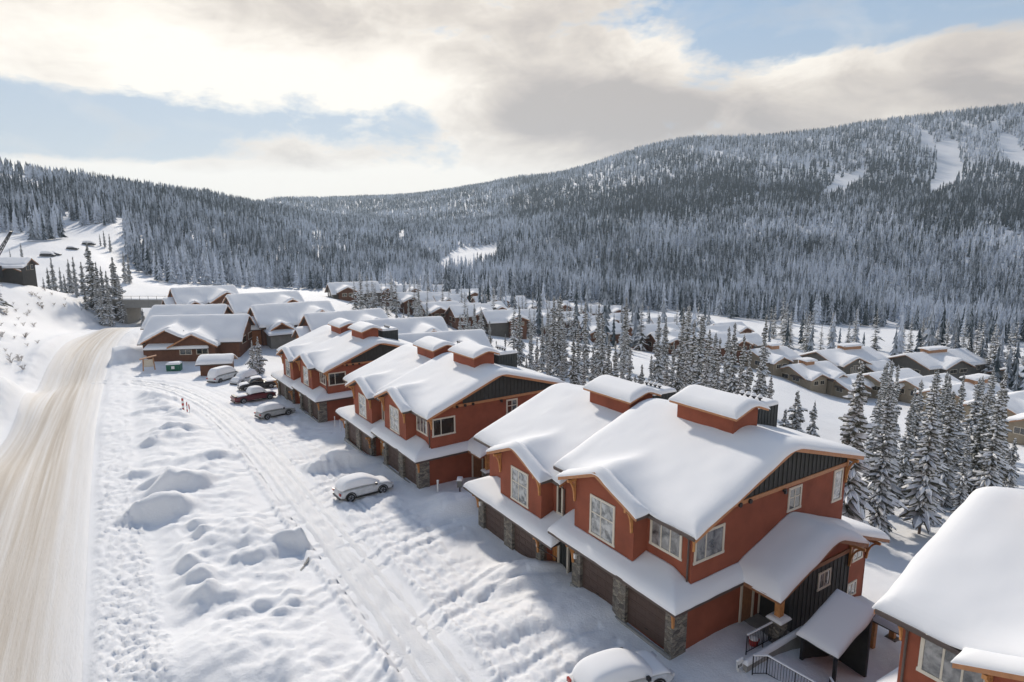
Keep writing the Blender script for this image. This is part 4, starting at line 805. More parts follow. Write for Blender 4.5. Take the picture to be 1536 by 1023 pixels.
def vehicle(kind,rear,front,paintm,label,group=None,snow=.16,glass=False,name='parked_car',cat='car',side=1,sink=.08,cover_sides=True,extra=0):
    """rear, front: ground points under the two wheels of the side nearest the camera (side: +1 when that side is to the right of the car's heading)"""
    c=CARS[kind]; rx,ry=rear; fx,fy=front; hd=math.atan2(fy-ry,fx-rx); ca,sa=math.cos(hd),math.sin(hd)
    ox=rx-ca*c['wf']-sa*side*c['w']*1.0; oy=ry-sa*c['wf']+ca*side*c['w']*1.0; z=gz(rx,ry)*.5+gz(fx,fy)*.5
    o=empty(name,(ox,oy,z-sink),hd,label,cat,group); W=c['w']; L=c['L']
    xs=[0,.1,.45,1.,c['L']*.35,L*.5,L*.68,L*.85,L-.3,L-.08,L]
    bz=lambda x: float(np.interp(x,[a for a,_ in c['belt']],[b for _,b in c['belt']]))
    st=[]
    for x in xs:
        t=min(x,L-x); nw=W*(.80 if t<.02 else .9 if t<.15 else .975 if t<.5 else 1.); zt=bz(x); zb=.28 if t>.2 else .38
        st.append((x,[(nw*.86,zb),(nw*.985,zb+.12),(nw,(zb+zt)/2),(nw*.975,zt-.1),(nw*.84,zt),(0,zt+.03)]))
    loft('body',st,paintm,o)
    cb=c['cab']; cz=lambda x: float(np.interp(x,[a for a,_ in cb],[b for _,b in cb])); n=9; st=[];sn=[]; x0,x1=cb[0][0],cb[-1][0]
    for i in range(n+1):
        x=x0+(x1-x0)*i/n; zt=cz(x); z0=bz(x)-.08; f=max(.05,(zt-z0)); e=.93 if 0<i<n else .88
        st.append((x,[(W*e,z0),(W*e*.96,z0+f*.5),(W*e*.83,z0+f*.88),(W*.6,zt),(0,zt+.02)]))
        g=.045; sn.append((x-(.05 if i==0 else 0)+(.12 if i==n else 0),[(W*e+g,z0+.10),(W*e*.96+g,z0+f*.5),(W*e*.85+g,z0+f*.9+snow*.5),(W*.62,zt+snow),(0,zt+snow*1.15)]))
    loft('cabin',st,'glass_dark' if glass else paintm,o)
    if glass:
        sn=[(x,[(W*.80,s[2][1]-.02),(W*.82,s[2][1]+.03),(W*.76,s[3][1]-.03),(W*.5,s[3][1]),(0,s[4][1])]) for x,s in sn[1:-2]]
    loft('snow_cover',sn,'snow_roof_mat',o)
    # snow on the bonnet, and on the bed of a pickup
    def slab(nm,xa,xb,th):
        q=[]
        for i in range(7):
            x=xa+(xb-xa)*i/6; k=(th if 0<i<6 else .02); zt=bz(x)+.0; q.append((x,[(W*.9,zt-.08),(W*.9,zt+k*.5),(W*.7,zt+k),(W*.35,zt+k*1.15),(0,zt+k*1.2)]))
        loft(nm,q,'snow_roof_mat',o)
    slab('bonnet_snow',x1-.35,L-.12,snow*.75)
    if kind=='pickup':
        m=MB(); m.box(-W*.8,W*.8,.1,1.95,1.06,1.2); m.build('cargo_bed','metal_dark',o); slab('bed_snow',.25,1.85,.14)
    for xw in (c['wf'],c['wf']+c['wb']):
        for sd in (-1,1):
            r=c['r']; m=MB(); 
            def cyl(m,prof):
                n2=18; base=len(m.v); vs=[]
                for rad,yy in prof:
                    for k in range(n2): a=2*math.pi*k/n2; vs.append((sd*(W*.98)+yy*sd,xw+rad*math.cos(a),r+.02+rad*math.sin(a)))
                fs=[tuple(range(n2))[::-1],tuple((len(prof)-1)*n2+k for k in range(n2))]
                for i in range(len(prof)-1): fs+=[(i*n2+k,i*n2+(k+1)%n2,(i+1)*n2+(k+1)%n2,(i+1)*n2+k) for k in range(n2)]
                m.add(vs,fs)
            cyl(m,[(r*.8,-.22),(r*.97,-.2),(r,-.08),(r,.0),(r*.93,.03),(r*.66,.03)]); wh=m.build('wheel','tyre',o)
            m=MB(); cyl(m,[(r*.64,.01),(r*.62,.04),(r*.2,.045),(r*.1,.06)]); m.build('rim','rim_metal',wh)
            m=MB()
            for k in range(5):
                a=2*math.pi*k/5; m.bar((sd*(W*.98+.05),xw,r+.02),(sd*(W*.98+.05),xw+r*.58*math.cos(a),r+.02+r*.58*math.sin(a)),.05,.05)
            m.build('spoke','metal_dark',wh)
            m=MB(); pts=[(sd*(W*.985+.01),xw+(r+.07)*math.cos(a),r+.02+(r+.07)*math.sin(a)) for a in np.linspace(0.05,math.pi-.05,9)]; m.tube(pts,.05,5); m.build('wheel_arch','metal_dark',o)
    for sd in (-1,1):
        zt=bz(.12); m=MB(); m.box(*sorted((sd*W*.62,sd*W*.93)),-.005,.1,zt-.3,zt-.12); m.build('tail_light','lamp_red',o)
        m=MB(); m.box(*sorted((sd*W*.55,sd*W*.88)),L-.14,L-.01,bz(L-.2)-.22,bz(L-.2)-.06); m.build('headlight','lamp_clear',o)
        m=MB(); m.box(*sorted((sd*W*1.0,sd*W*1.2)),x1-.55,x1-.4,bz(x1)+.08,bz(x1)+.25); m.build('mirror','metal_dark',o)
    m=MB(); m.box(-W*.8,W*.8,-.03,.1,.34,.5); m.build('rear_bumper','metal_dark',o); m=MB(); m.box(-W*.75,W*.75,L-.12,L+.02,.32,.5); m.build('front_bumper','metal_dark',o)
    m=MB(); m.box(*sorted((side*-W*.9,side*-W*.995)),c['wf']+.4,c['wf']+c['wb']-.4,.24,.34); m.build('sill_trim','metal_dark',o)
    return o
def H2(px,py): g=hit(px,py,14,400); return g[0],g[1]
VG='vehicles parked along the townhouses'
vehicle('suv',H2(527,754),H2(580,740.5),'paint_white','white hatchback under snow parked alone beside the middle townhouse',VG,.15)
vehicle('suv',H2(401.6,629),H2(436,622),'paint_silver','silver grey hatchback with dirty doors parked next to the red pickup',VG,.2)
vehicle('pickup',H2(366,605.5),H2(411,599),'paint_red','dark red pickup truck with snow in its bed',VG,.2,name='pickup_truck',cat='pickup')
vehicle('pickup',H2(407,582.5),H2(363,587.5),'paint_black','black pickup truck facing the lane, its windows clear of snow',VG,.12,glass=True,name='pickup_truck',cat='pickup',side=-1)
vehicle('suv',H2(383,570),H2(350,579),'paint_white','car buried in snow between the black pickup and the white van',VG,.5,side=-1,sink=.3)
vehicle('van',H2(331,573.5),H2(357,567),'paint_white','white panel van under snow in front of the timber shed',VG,.2,name='panel_van',cat='van')
vehicle('suv',H2(908,1068),H2(992,1037),'paint_white','snow covered white car cut by the bottom frame edge',VG,.17,sink=.1)
g=hit(1238,582,100,260); vehicle('pickup',(g[0]-2,g[1]),(g[0]-1.2,g[1]-3.5),'paint_blue','small blue pickup between two beige duplexes',None,.15,name='pickup_truck',cat='pickup')
for px,py,lb in ((62,379,'dark truck with a tan load on the snowfield under the forest'),(74,378,'dark truck right behind the tan loaded one on the snowfield'),(102,374,'small dark vehicle alone in the middle of the snowfield'),(126,369,'dark vehicle furthest up the snowfield behind the tall spruce')):
    g=hit(px,py,120,420); vehicle('van' if px in (62,126) else 'suv',(g[0],g[1]),(g[0]+3.3,g[1]+.6),'paint_black',lb,'vehicles on the far snowfield',.12)
# ---------------------------------------------------------------- yard beside the first townhouse (its own u,v frame)
AYW=R(-33.2)
def yard(name,label,cat,group=None): return empty(name,(7.637,26.485,0),-AYW,label,cat,group)
r=yard('stair_shelter','dark posted stair shelter with a sloping snow roof in the sunken yard','shelter')
MB().prism_u([(5.2,1.1),(8.5,2.25),(8.5,2.12),(5.2,.97)],-5.15,-3.15).build('roof','metal_dark',r)
snow_cover([(-5.2,-3.1,5.15,8.55)],lambda U,V: 1.12+.348*(V-5.2),.22,.5,'snow_cover',r,1,.25,4,.05,mat='snow_roof_mat')
for a,b in ((-5.0,5.4),(-3.4,5.4),(-5.0,8.3),(-3.4,8.3)): MB().box(a,a+.14,b,b+.14,-3.2,1.1 if b<6 else 2.05).build('post','metal_dark',r)
MB().box(-5.0,-3.3,8.2,8.28,-3.2,1.9).build('back_panel','dark_board',r); MB().box(-3.36,-3.28,5.6,8.2,-2.6,.6).build('side_panel','dark_board',r)
r=yard('porch_shelter','small snow roofed porch on timber posts behind the stair shelter','shelter')
MB().prism_u([(11.3,-.1),(14.2,.7),(14.2,.58),(11.3,-.22)],-6.2,-3.5).build('roof','roof_under',r); snow_cover([(-6.25,-3.45,11.25,14.25)],lambda U,V: -.07+.276*(V-11.3),.3,.4,'snow_cover',r,1,.3,8,.05)
for a,b in ((-6.0,11.5),(-3.8,11.5),(-3.8,13.8)): MB().box(a,a+.28,b,b+.28,-2.2,0).build('timber_post','timber',r); MB().box(a-.15,a+.43,b-.15,b+.43,-4.5,-2.2).build('stone_base','stone',r)
r=yard('retaining_wall','dark concrete retaining wall with a snowy top below the porch pier','wall')
MB().box(-2.62,-2.42,2.2,6.9,-3.4,.35).build('wall_face','concrete',r); MB().box(-6.3,-2.62,2.2,2.4,-3.4,-.1).build('wall_return','concrete',r); snow_cover([(-2.68,-2.36,2.15,6.95)],lambda U,V:U*0+.35,.16,.14,'snow_cover',r,1,.3,9,.02)
def railing(pts,label,h=1.0):
    r=yard('railing',label,'railing','black railings round the sunken yard'); t=MB(); t.tube([(a,b,c+h) for a,b,c in pts],.028,6); t.build('top_rail','metal_dark',r); t=MB(); t.tube([(a,b,c+.12) for a,b,c in pts],.02,6); t.build('bottom_rail','metal_dark',r); s=MB()
    for (a,b) in zip(pts,pts[1:]):
        L=math.dist(a,b); n=max(2,int(L/.12))
        for i in range(n+1):
            q=[a[k]+(b[k]-a[k])*i/n for k in range(3)]; w=.008 if i%10 else .02; s.box(q[0]-w,q[0]+w,q[1]-w,q[1]+w,q[2]+.1 if i%10 else q[2]-.2,q[2]+h)
    s.build('baluster','metal_dark',r); t=MB(); [t.bar((a[0],a[1],a[2]+h+.045),(b[0],b[1],b[2]+h+.045),.07,.06) for a,b in zip(pts,pts[1:])]; t.build('rail_snow','snow_roof_mat',r); return r
railing([(-1.85,3.2,.0),(-1.9,5.1,.0)],'short black railing leading to the stone porch pier')
railing([(-2.85,2.3,-.1),(-3.2,2.85,-.1),(-5.4,3.35,-.35)],'black railing bending along the near side of the sunken yard')
railing([(-5.3,4.4,-.5),(-6.3,3.6,-.5),(-7.4,4.4,-.5)],'black railing furthest from the porch, cut by the bottom frame edge')
def post_sign(u,v,z,label):
    r=yard('number_sign',label,'sign','small white signs in the snow by the yard'); MB().box(u-.03,u+.03,v-.03,v+.03,z-.6,z+.5).build('post','white_paint',r); MB().box(u-.06,u-.03,v-.22,v+.22,z+.15,z+.62).build('panel','white_paint',r); MB().box(u-.066,u-.06,v-.12,v-.02,z+.2,z+.35).build('symbol','metal_dark',r); MB().box(u-.066,u-.06,v+.04,v+.14,z+.2,z+.35).build('symbol','metal_dark',r); snow_cover([(u-.1,u+.0,v-.24,v+.24)],lambda U,V:U*0+z+.62,.07,.06,'snow_cap','' and None or r,1,.1,2,.005)
post_sign(-2.35,1.95,.0,'small white sign standing left of the bent railing'); post_sign(-4.3,3.0,-.4,'small white sign low between the two lower railings')
r=yard('snow_scoop','small red and white tub standing by the stone porch pier','tub'); m=MB(); m.lathe((-1.55,4.2,-.05),[(.2,0),(.26,.3),(.27,.32),(.2,.33)],14); m.build('tub','red_paint',r,smooth=False); m=MB(); m.lathe((-1.55,4.2,.26),[(.24,0),(.2,.1),(.02,.16)],14); m.build('snow_cap','snow_roof_mat',r,smooth=True)
# ---------------------------------------------------------------- small things
def post_thing(px,py,h,label,cat,name,mats,group=None,lean=0,r=.05):
    g=hit(px,py,14,300); o=empty(name,(g[0],g[1],gz(g[0],g[1])-.1),0,label,cat,group); n=len(mats)
    for i,mm in enumerate(mats): m=MB(); m.tube([(lean*h*i/n,0,h*i/n),(lean*h*(i+1)/n,0,h*(i+1)/n-.002)],r,7); m.build('band' if n>1 else 'post',mm,o)
    m=MB(); m.lathe((lean*h,0,h),[(r*1.3,0),(r*1.2,.04),(.01,.09)],8); m.build('snow_cap','snow_roof_mat',o,smooth=True); return o
MG='red marker posts on the snow heap'
post_thing(275.5,621,1.6,'thick red and white marker post, left one of the three on the heap','marker post','marker_post',['red_paint','white_paint','red_paint','white_paint','red_paint'],MG,0,.13)
post_thing(281,620,1.4,'thin red marker post in the middle of the three on the heap','marker post','marker_post',['red_paint','white_paint','red_paint'],MG,.05,.07)
post_thing(285,622,1.3,'slim red marker post, right one of the three on the heap','marker post','marker_post',['white_paint','red_paint'],MG,-.06,.06)
post_thing(502.5,639,1.3,'white stake at the corner of the farthest red townhouse','stake','snow_stake',['white_paint'],'white stakes at the townhouse corners',0,.05)
post_thing(511,646,1.4,'white stake nearer the lane than its twin at the townhouse corner','stake','snow_stake',['white_paint'],'white stakes at the townhouse corners',0,.05)
post_thing(657,738,1.0,'short white stake beside the stone pier of the middle townhouse','stake','snow_stake',['white_paint'],'white stakes at the townhouse corners',0,.09)
def frame_thing(px,py,yaw,name,label,cat): g=hit(px,py,14,300); return empty(name,(g[0],g[1],gz(g[0],g[1])-.1),-R(yaw),label,cat)
k=frame_thing(224,557,60,'notice_board','timber notice board with a slanted roof at the lane entrance','notice board')
MB().bar((-.9,0,0),(-.75,0,2.1),.2,.2).build('post','trim_brown',k); MB().bar((.9,0,0),(.75,0,2.3),.2,.2).build('post','trim_brown',k); MB().box(-.7,.7,-.05,.05,.7,2.0).build('board','trim_pale',k)
MB().bar((-1.3,0,2.15),(1.3,0,2.65),.9,.12).build('roof','trim_brown',k)
k=frame_thing(262,556,75,'rubbish_skip','green metal rubbish skip under snow beside the timber shed','skip')
m=MB(); m.prism_u([(-.7,0),(.7,0),(.9,1.3),(-.9,1.3)],-1.1,1.1); m.build('body','green_paint',k)
for i in range(5): MB().box(-1.0+i*.46,-.9+i*.46,.8,.93,.15,1.25).build('rib','green_paint',k)
MB().box(-.25,.25,.9,.95,.5,1.0).build('plate','white_paint',k); snow_cover([(-1.15,1.15,-.95,.95)],lambda U,V:U*0+1.3,.3,.4,'snow_cover',k,1,.3,6,.05)
k=empty('gas_meter',(0,0,0),0,'grey gas meter with snow at the far corner of the nearest townhouse','meter'); g=hit(690,742,14,80); k.location=(g[0],g[1],gz(g[0],g[1]))
MB().box(-.3,.3,-.2,.2,.5,1.1).build('case','wall_grey_pale',k); MB().tube([(-.2,0,-.3),(-.2,0,.5)],.04,6).build('pipe','metal_dark',k); MB().tube([(.2,0,-.3),(.2,0,.5)],.04,6).build('pipe','metal_dark',k); snow_cover([(-.35,.35,-.25,.25)],lambda U,V:U*0+1.1,.15,.15,'snow_cap',k,1,.2,6,.02)
k=empty('broken_crust',(0,0,0),0,'dark broken crust edge sticking out of the round heap on the lane','crust'); g=hit(455,852,14,80); k.location=(g[0],g[1],gz(g[0],g[1])+.02)
m=MB(); rs=random.Random(3)
for i in range(9): a=-.9+i*.22; m.box(a,a+.2,-.05+.08*rs.random(),.03+.06*rs.random(),-.1,.03+.05*rs.random())
m.build('slab','concrete',k)
# crane boom far left
a=Vector(at(-14,400,152)); b=Vector(at(17,347,152)); k=empty('crane',(a.x,a.y,a.z-6),0,'thin dark crane boom rising above the dark house','crane'); d=b-a
def X(p): return (p[1],p[0],p[2]+6)
m=MB(); 
for s1,s2 in ((-.4,-.4),(.4,-.4),(.4,.4),(-.4,.4)): m.bar(X((s1,s2,0)),X((d.x+s1*.4,d.y+s2*.4,d.z)),.14,.14)
for i in range(10):
    t=i/10; t2=(i+1)/10; m.bar(X((d.x*t-.35,d.y*t,d.z*t)),X((d.x*t2+.35,d.y*t2,d.z*t2)),.08,.08)
m.build('boom','metal_dark',k); MB().box(-1.5,1.5,-1.5,1.5,3.2,6.2).build('cab','metal_dark',k)
# ---------------------------------------------------------------- conifers
def tree_mats():
    m,nt,b=new_mat('needles'); v=coords(nt,'Object'); n=noise_node(nt,2.5,3,.6,v).outputs['Fac']
    oi=N(nt,'ShaderNodeObjectInfo'); c=ramp(nt,n,[(.28,(.045,.052,.043)),(.5,(.11,.115,.10)),(.68,(.33,.34,.345))]); c=mixc(nt,_math(nt,'MULTIPLY',oi.outputs['Random'],.45),c,(.085,.075,.045))
    nt.links.new(c,b.inputs['Base Color']); b.inputs['Roughness'].default_value=.85; b.inputs['Specular IOR Level'].default_value=.2; MAT['needles']=m
    m,nt,b=new_mat('forest_mat'); a=N(nt,'ShaderNodeAttribute',attribute_name='snowy'); v=coords(nt,'Object'); n=noise_node(nt,.9,2,.6,v).outputs['Fac']; n2=noise_node(nt,.012,3,.5,v).outputs['Fac']
    f=_math(nt,'ADD',a.outputs['Fac'],_math(nt,'MULTIPLY',_math(nt,'SUBTRACT',n,.5),.45)); f=_math(nt,'ADD',f,_math(nt,'MULTIPLY',_math(nt,'SUBTRACT',n2,.5),.8))
    nt.links.new(mixc(nt,_map(nt,f,.25,.85),(.036,.054,.062),(.62,.68,.78)),b.inputs['Base Color']); b.inputs['Roughness'].default_value=.85; b.inputs['Specular IOR Level'].default_value=.15; MAT['forest_mat']=m
tree_mats(); plain('bark',(.13,.10,.085),.9,.3,6,.4,stretch=(1,1,.3)); plain('bark_pale',(.30,.26,.22),.9,.3,6,.4,stretch=(1,1,.3)); plain('twig_brown',(.16,.11,.075),.9,.3,4)
def conifer_mesh(name,H,Rb,seed,bare=0.,dens=1.,snow=.62,bark='bark',lod=0):
    """unit detailed spruce, real metres: crown mesh (needles + snow on the boughs) and trunk mesh"""
    rs=random.Random(seed); V=[];F=[];M=[]
    def quad(a,b,c,d,m): n=len(V); V.extend((a,b,c,d)); F.append((n,n+1,n+2,n+3)); M.append(m)
    z=H*(.05+bare*rs.uniform(.8,1.1)); ph=rs.random()*6
    stepz=.25/dens if lod==0 else .62/dens
    while z<H-.25:
        t=(z/H-.04)/.96; prof=(1-t)**.85*(1 if t>.12 else .72+t*2.3); L0=Rb*prof+.12
        nb=int((7.0 if lod==0 else 5.)*(.72+.5*(1-t))*dens)+2
        clump=.8+.35*math.sin(z*2.1+ph)*rs.uniform(.5,1)
        for k in range(nb):
            a=rs.random()*math.tau; L=L0*rs.uniform(.55,1.15)*clump
            if rs.random()<.07: L*=1.35
            ca,sa=math.cos(a),math.sin(a); zz=z+rs.uniform(-.15,.15); droop=rs.uniform(.25,.62)*(1.15-t*.9)
            sg_=3 if lod==0 else 2; w0=L*rs.uniform(.11,.20)+.06; prev=None; cover=rs.random()<snow+.38
            for j in range(sg_+1):
                s=j/sg_; r=L*s; zc=zz+L*.10*s-droop*L*s*s+.06*L*math.sin(s*3); w=w0*(1.0-.75*abs(s-.45)**1.2*1.6)*(1 if j<sg_ else .45)
                w*=rs.uniform(.8,1.2); cx,cy=ca*r,sa*r; dz=w*rs.uniform(.45,.8)
                cur=((cx-sa*w,cy+ca*w,zc-dz),(cx,cy,zc),(cx+sa*w,cy-ca*w,zc-dz))
                if prev:
                    quad(prev[0],prev[1],cur[1],cur[0],0); quad(prev[1],prev[2],cur[2],cur[1],0)
                    # hanging twigs
                    if lod==0:
                        for sd,q in ((0,-1),(2,1)):
                            if rs.random()<.8:
                                p0=prev[sd];p1=cur[sd]; hh=rs.uniform(.08,.26)*(.6+.4*L/Rb)
                                o=.14*q; quad(p0,p1,(p1[0]-sa*-o*0+ca*.05,p1[1]+sa*.05,p1[2]-hh),(p0[0]+ca*.05,p0[1]+sa*.05,p0[2]-hh*.7),0)
                    if cover and j>(0 if rs.random()<.6 else 1) and rs.random()<.93:
                        k_=rs.uniform(.75,1.08); th=rs.uniform(.04,.12)*(1+.5*(1-t))
                        def lift(c3,kk): 
                            m=c3[1]; return tuple(tuple(m[i]+(c3[q][i]-m[i])*kk for i in range(3)) for q in (0,1,2))
                        A=lift(prev,k_);B=lift(cur,k_)
                        up=lambda p,h:(p[0],p[1],p[2]+h)
                        if lod==0:
                            quad(up(A[0],.02),up(A[1],th),up(B[1],th),up(B[0],.02),1); quad(up(A[1],th),up(A[2],.02),up(B[2],.02),up(B[1],th),1)
                            quad(up(B[0],.02),up(B[1],th),up(B[1],-.02),up(B[0],-.04),1)
                        else:
                            quad(up(A[0],.03),up(A[1],th),up(B[1],th),up(B[0],.03),1); quad(up(A[1],th),up(A[2],.03),up(B[2],.03),up(B[1],th),1)
                prev=cur
        z+=stepz*rs.uniform(.75,1.25)*(1.0 if t<.7 else .8)
    # leader
    for k in range(4):
        a=k*1.57; quad((0,0,H+.1),(math.cos(a)*.10,math.sin(a)*.10,H-.4),(math.cos(a+.6)*.14,math.sin(a+.6)*.14,H-.8),(0,0,H-.8),1 if k%2 else 0)
    me=bpy.data.meshes.new(name); me.from_pydata(V,[],F); me.materials.append(MAT['needles']); me.materials.append(MAT['snow_tree_mat']); me.polygons.foreach_set('material_index',M); me.update()
    t=MB(1); t.tube([(0,0,-1.2),(0,0,0),(rs.uniform(-.06,.06),rs.uniform(-.06,.06),H*.5),(0,0,H-.2)],max(.1,H*.0125),7,.025)
    if bare>.1:
        for k in range(int(14*bare*4)):
            a=rs.random()*6.28; zb=rs.uniform(H*.06,H*(bare+.1)); l=rs.uniform(.5,1.6); t.tube([(0,0,zb),(math.cos(a)*l,math.sin(a)*l,zb-.25*l)],.03,4,.012)
    tm=bpy.data.meshes.new(name+'_trunk'); tm.from_pydata([(q[1],q[0],q[2]) for q in t.v],[],t.f); tm.materials.append(MAT[bark]); tm.update()
    return me,tm,H
VARN=[conifer_mesh('spruce_crown_a',16,1.9,1),conifer_mesh('spruce_crown_b',16,1.55,2,dens=.95),conifer_mesh('spruce_crown_c',16,2.3,3,bare=.10,dens=.85),conifer_mesh('spruce_crown_d',16,1.4,4,snow=.8),
      conifer_mesh('spruce_crown_e',16,2.7,5,bare=.22,dens=.62,bark='bark_pale'),conifer_mesh('spruce_crown_f',16,1.7,6,snow=.4),conifer_mesh('spruce_crown_g',9,1.9,7),conifer_mesh('spruce_crown_h',9,1.5,8,snow=.8)]
VARM=[conifer_mesh('far_crown_%s'%c,14,2.2,20+i,lod=1,snow=.42-.05*i,dens=1.15) for i,c in enumerate('abcd')]
TREES=[]
def tree(x,y,h,var,label,group=None,rw=1.,kind='spruce_tree',lod=0):
    me,tm,H=(VARN if lod==0 else VARM)[var]; rs=random.Random(int(x*97+y*31)); z=gz(x,y)
    o=empty(kind,(x,y,z-.1),rs.random()*6.28,label,'tree',group); s=h/H; wv=s*rw*1.18 if lod==0 else s*rw*1.15
    o.rotation_euler[0]=rs.uniform(-.02,.02); o.rotation_euler[1]=rs.uniform(-.02,.02)
    a=link('crown',me,o); b=link('trunk',tm,o); a.scale=(wv,wv,s); b.scale=(s,s,s); TREES.append((x,y)); return o
def tree_top(px,pytop,Y,var,label,group=None,rw=1.,hmin=4,lod=0,kind='spruce_tree'):
    x,y,zt=at(px,pytop,Y); h=max(hmin,zt-gz(x,y)); return tree(x,y,h,var,label,group,rw,kind,lod)
BELT='spruces in the belt behind the nearest townhouse'
near=[(1290,538,50,0,'tall snow laden spruce rising highest beside the nearest townhouse gable',1.15),(1337,575,54,4,'open branched spruce with a pale bare lower trunk behind the porch roof',1.),
(1318,640,58,3,'slim spruce close behind the tall one at the gable corner',1.),(1366,600,62,1,'narrow white dusted spruce between the bare trunked spruce and its wide neighbour',1.05),
(1385,568,70,3,'thin pointed spruce tip in front of the beige duplex garage',1.),(1402,610,56,2,'broad spruce with heavy white boughs above the cut off roof',1.15),
(1432,585,60,0,'bushy spruce standing over the ridge of the cut off townhouse',1.1),(1455,640,57,3,'pale thickly frosted spruce left of the dark one by the frame edge',1.05),
(1479,588,62,5,'dark sparsely snowed spruce above the cut off roof',1.05),(1521,655,66,6,'small stepped spruce standing alone near the frame edge',.9),(1350,545,74,3,'needle thin spruce between two beige duplexes',.9),
(1412,640,66,1,'slender spruce half hidden by heavy boughs in the belt',.9),(1300,690,60,5,'dark low spruce under the tall one behind the gable corner',1.1),(1340,690,64,5,'dark spruce filling the belt low behind the bare trunk',1.2),(1385,690,62,0,'spruce low in the middle of the belt',1.1),
(1430,700,62,5,'dark spruce low in the belt just above the cut off roof',1.1),(1465,690,68,1,'grey spruce low at the thin end of the belt',1.),(1200,585,72,6,'small spruce just behind the roof beside the chimney box',1.),(1222,600,76,7,'thin young spruce at the edge of the open snowfield',.8),(1178,612,70,6,'stubby spruce peeking over the roof left of its small neighbour',1.),(1508,640,95,7,'tiny far spruce at the frame edge by the beige house',.8),(1400,660,75,3,'frosted spruce tip in the gap of the belt',.9),(1445,560,80,1,'spruce tip crossing the beige duplex eaves',.9),(1375,620,82,0,'spruce standing at the back of the belt below the duplex windows',.9)]
for px,py,Y,v,lb,rw in near: tree_top(px,py,Y,v,lb,BELT,rw)
# behind the cupolas of the first and middle townhouse
G2='spruces behind the townhouse roofs'
rt=random.Random(5)
grp=[(1040,478,72),(1052,470,84),(1066,492,78),(1078,505,70),(1092,488,92),(1106,482,80),(1115,500,72),(1128,520,66),(1140,540,62),(1150,470,96),(1020,500,80),(1030,520,68),(1004,540,64),(1012,510,90),(1062,530,62),(1090,540,64),(1108,545,60),(1158,560,60),
(905,470,100),(898,455,110),(880,450,108),(868,478,96),(860,500,88),(848,480,110),(838,465,112),(826,500,92),(815,470,118),(804,505,90),(797,480,112),(912,500,84),(925,510,80),(936,495,96),(945,520,78),(890,520,80),(875,530,76),(918,540,72),(950,560,66),(965,545,70),(978,530,84),(842,530,84),(822,530,88),(900,545,70),(932,548,68),(770,505,110),(757,500,118),(745,510,112),(790,530,96),(735,480,130),
(700,460,150),(712,455,160),(722,462,150),(690,470,160),(705,480,140),(716,485,140),(628,432,190),(622,445,180),(633,455,175),(612,450,185),(605,460,180),(640,450,190),(594,455,190),(648,470,170),(655,480,165)]
for i,(px,py,Y) in enumerate(grp): tree_top(px,py,Y,rt.choice([0,1,3,3,1,5,2]),'one of the snow dusted spruces crowded behind the townhouse roofs',G2,rt.uniform(.75,1.),5)
scatter_later=[]
# small near the lodges
for px,py,Y,h,lb in ((279,498,108,5.5,'small frosted spruce before the big lodge, left of its shed'),(215,470,128,4.5,'little lone spruce beside the snow bank left of the lodges'),(381,522,104,6,'snow loaded young spruce at the wall corner of the big lodge'),(390,520,107,6.5,'snow loaded spruce just right of the big lodge corner')):
    x,y,_=hit(px,py+40 if px>270 else py+14,60,200); tree(x,y,h,6,lb,None,.8)
x,y,_=hit(8,470,60,250); tree(x-3,y,13,6,'thick spruce cut by the frame edge below the dark house',None,1.2)
# left of the road
G3='spruces above the road bank by the dark house'
for i,(px,py,Y,rw) in enumerate([(132,362,178,1.3),(76,385,190,1),(70,400,184,1),(88,400,188,1),(100,388,186,.9),(108,384,192,.9),(120,392,186,1.2),(143,392,180,1),(150,398,184,1),(158,405,178,1.1),(168,385,186,1.2),(176,410,180,1),(64,415,180,1),(95,410,182,1),(112,415,178,1),(140,410,174,1),(160,425,172,1),(148,425,170,1),(125,425,172,1),(183,376,230,1),(190,380,232,1),(52,410,200,1),(14,372,240,.7),(30,364,240,.8),(155,345,300,1),(163,350,296,1),(149,350,300,.9)]):
    tree_top(px,py,Y,rt.choice([0,1,3,5]),'tallest broad spruce of the clump above the road bank' if i==0 else 'one of the spruces clumped above the road bank',G3,rw*rt.uniform(.9,1.1),4)
# ---- individual trees of the middle distance, then the far forest as one mass
taken=[]
def in_poly(px,py,poly):
    n=len(poly);c=np.zeros(px.shape,bool);j=n-1
    for i in range(n):
        xi,yi=poly[i];xj,yj=poly[j]; c^=((yi>py)!=(yj>py))&(px<(xj-xi)*(py-yi)/((yj-yi)+1e-9)+xi); j=i
    return c
G4='spruces around the valley village'
G5='spruces on the golf course edge behind the beige duplexes'
def scatter(n,poly,Ylo,Yhi,label,group,hlo,hhi,seed,var=None,lod=1,rw=(.8,1.1)):
    rs=random.Random(seed); xs=[p[0] for p in poly];ys=[p[1] for p in poly]; k=0;t=0
    while k<n and t<n*30:
        t+=1; px=rs.uniform(min(xs),max(xs));py=rs.uniform(min(ys),max(ys))
        if not in_poly(np.array([px]),np.array([py]),poly)[0]: continue
        g=hit(px,py,Ylo,Yhi)
        if g is None or any((g[0]-a)**2+(g[1]-b)**2<9 for a,b in TREES): continue
        if not ok_site(g[0],g[1]): continue
        tree(g[0],g[1],rs.uniform(hlo,hhi),rs.randrange(4),label,group,rs.uniform(*rw),lod=lod); k+=1
def ok_site(x,y): return all((x-a)**2+(y-b)**2>r*r for a,b,r in SITES)
scatter(54,[(590,455),(700,470),(1050,505),(1085,540),(900,520),(700,500),(600,470)],150,420,'one of the spruces standing between the chalets of the village',G4,9,15,61)
scatter(16,[(520,462),(640,460),(650,476),(560,480),(520,470)],120,420,'one of the spruces between the timber lodges and the first village chalets',G4,9,14,62)
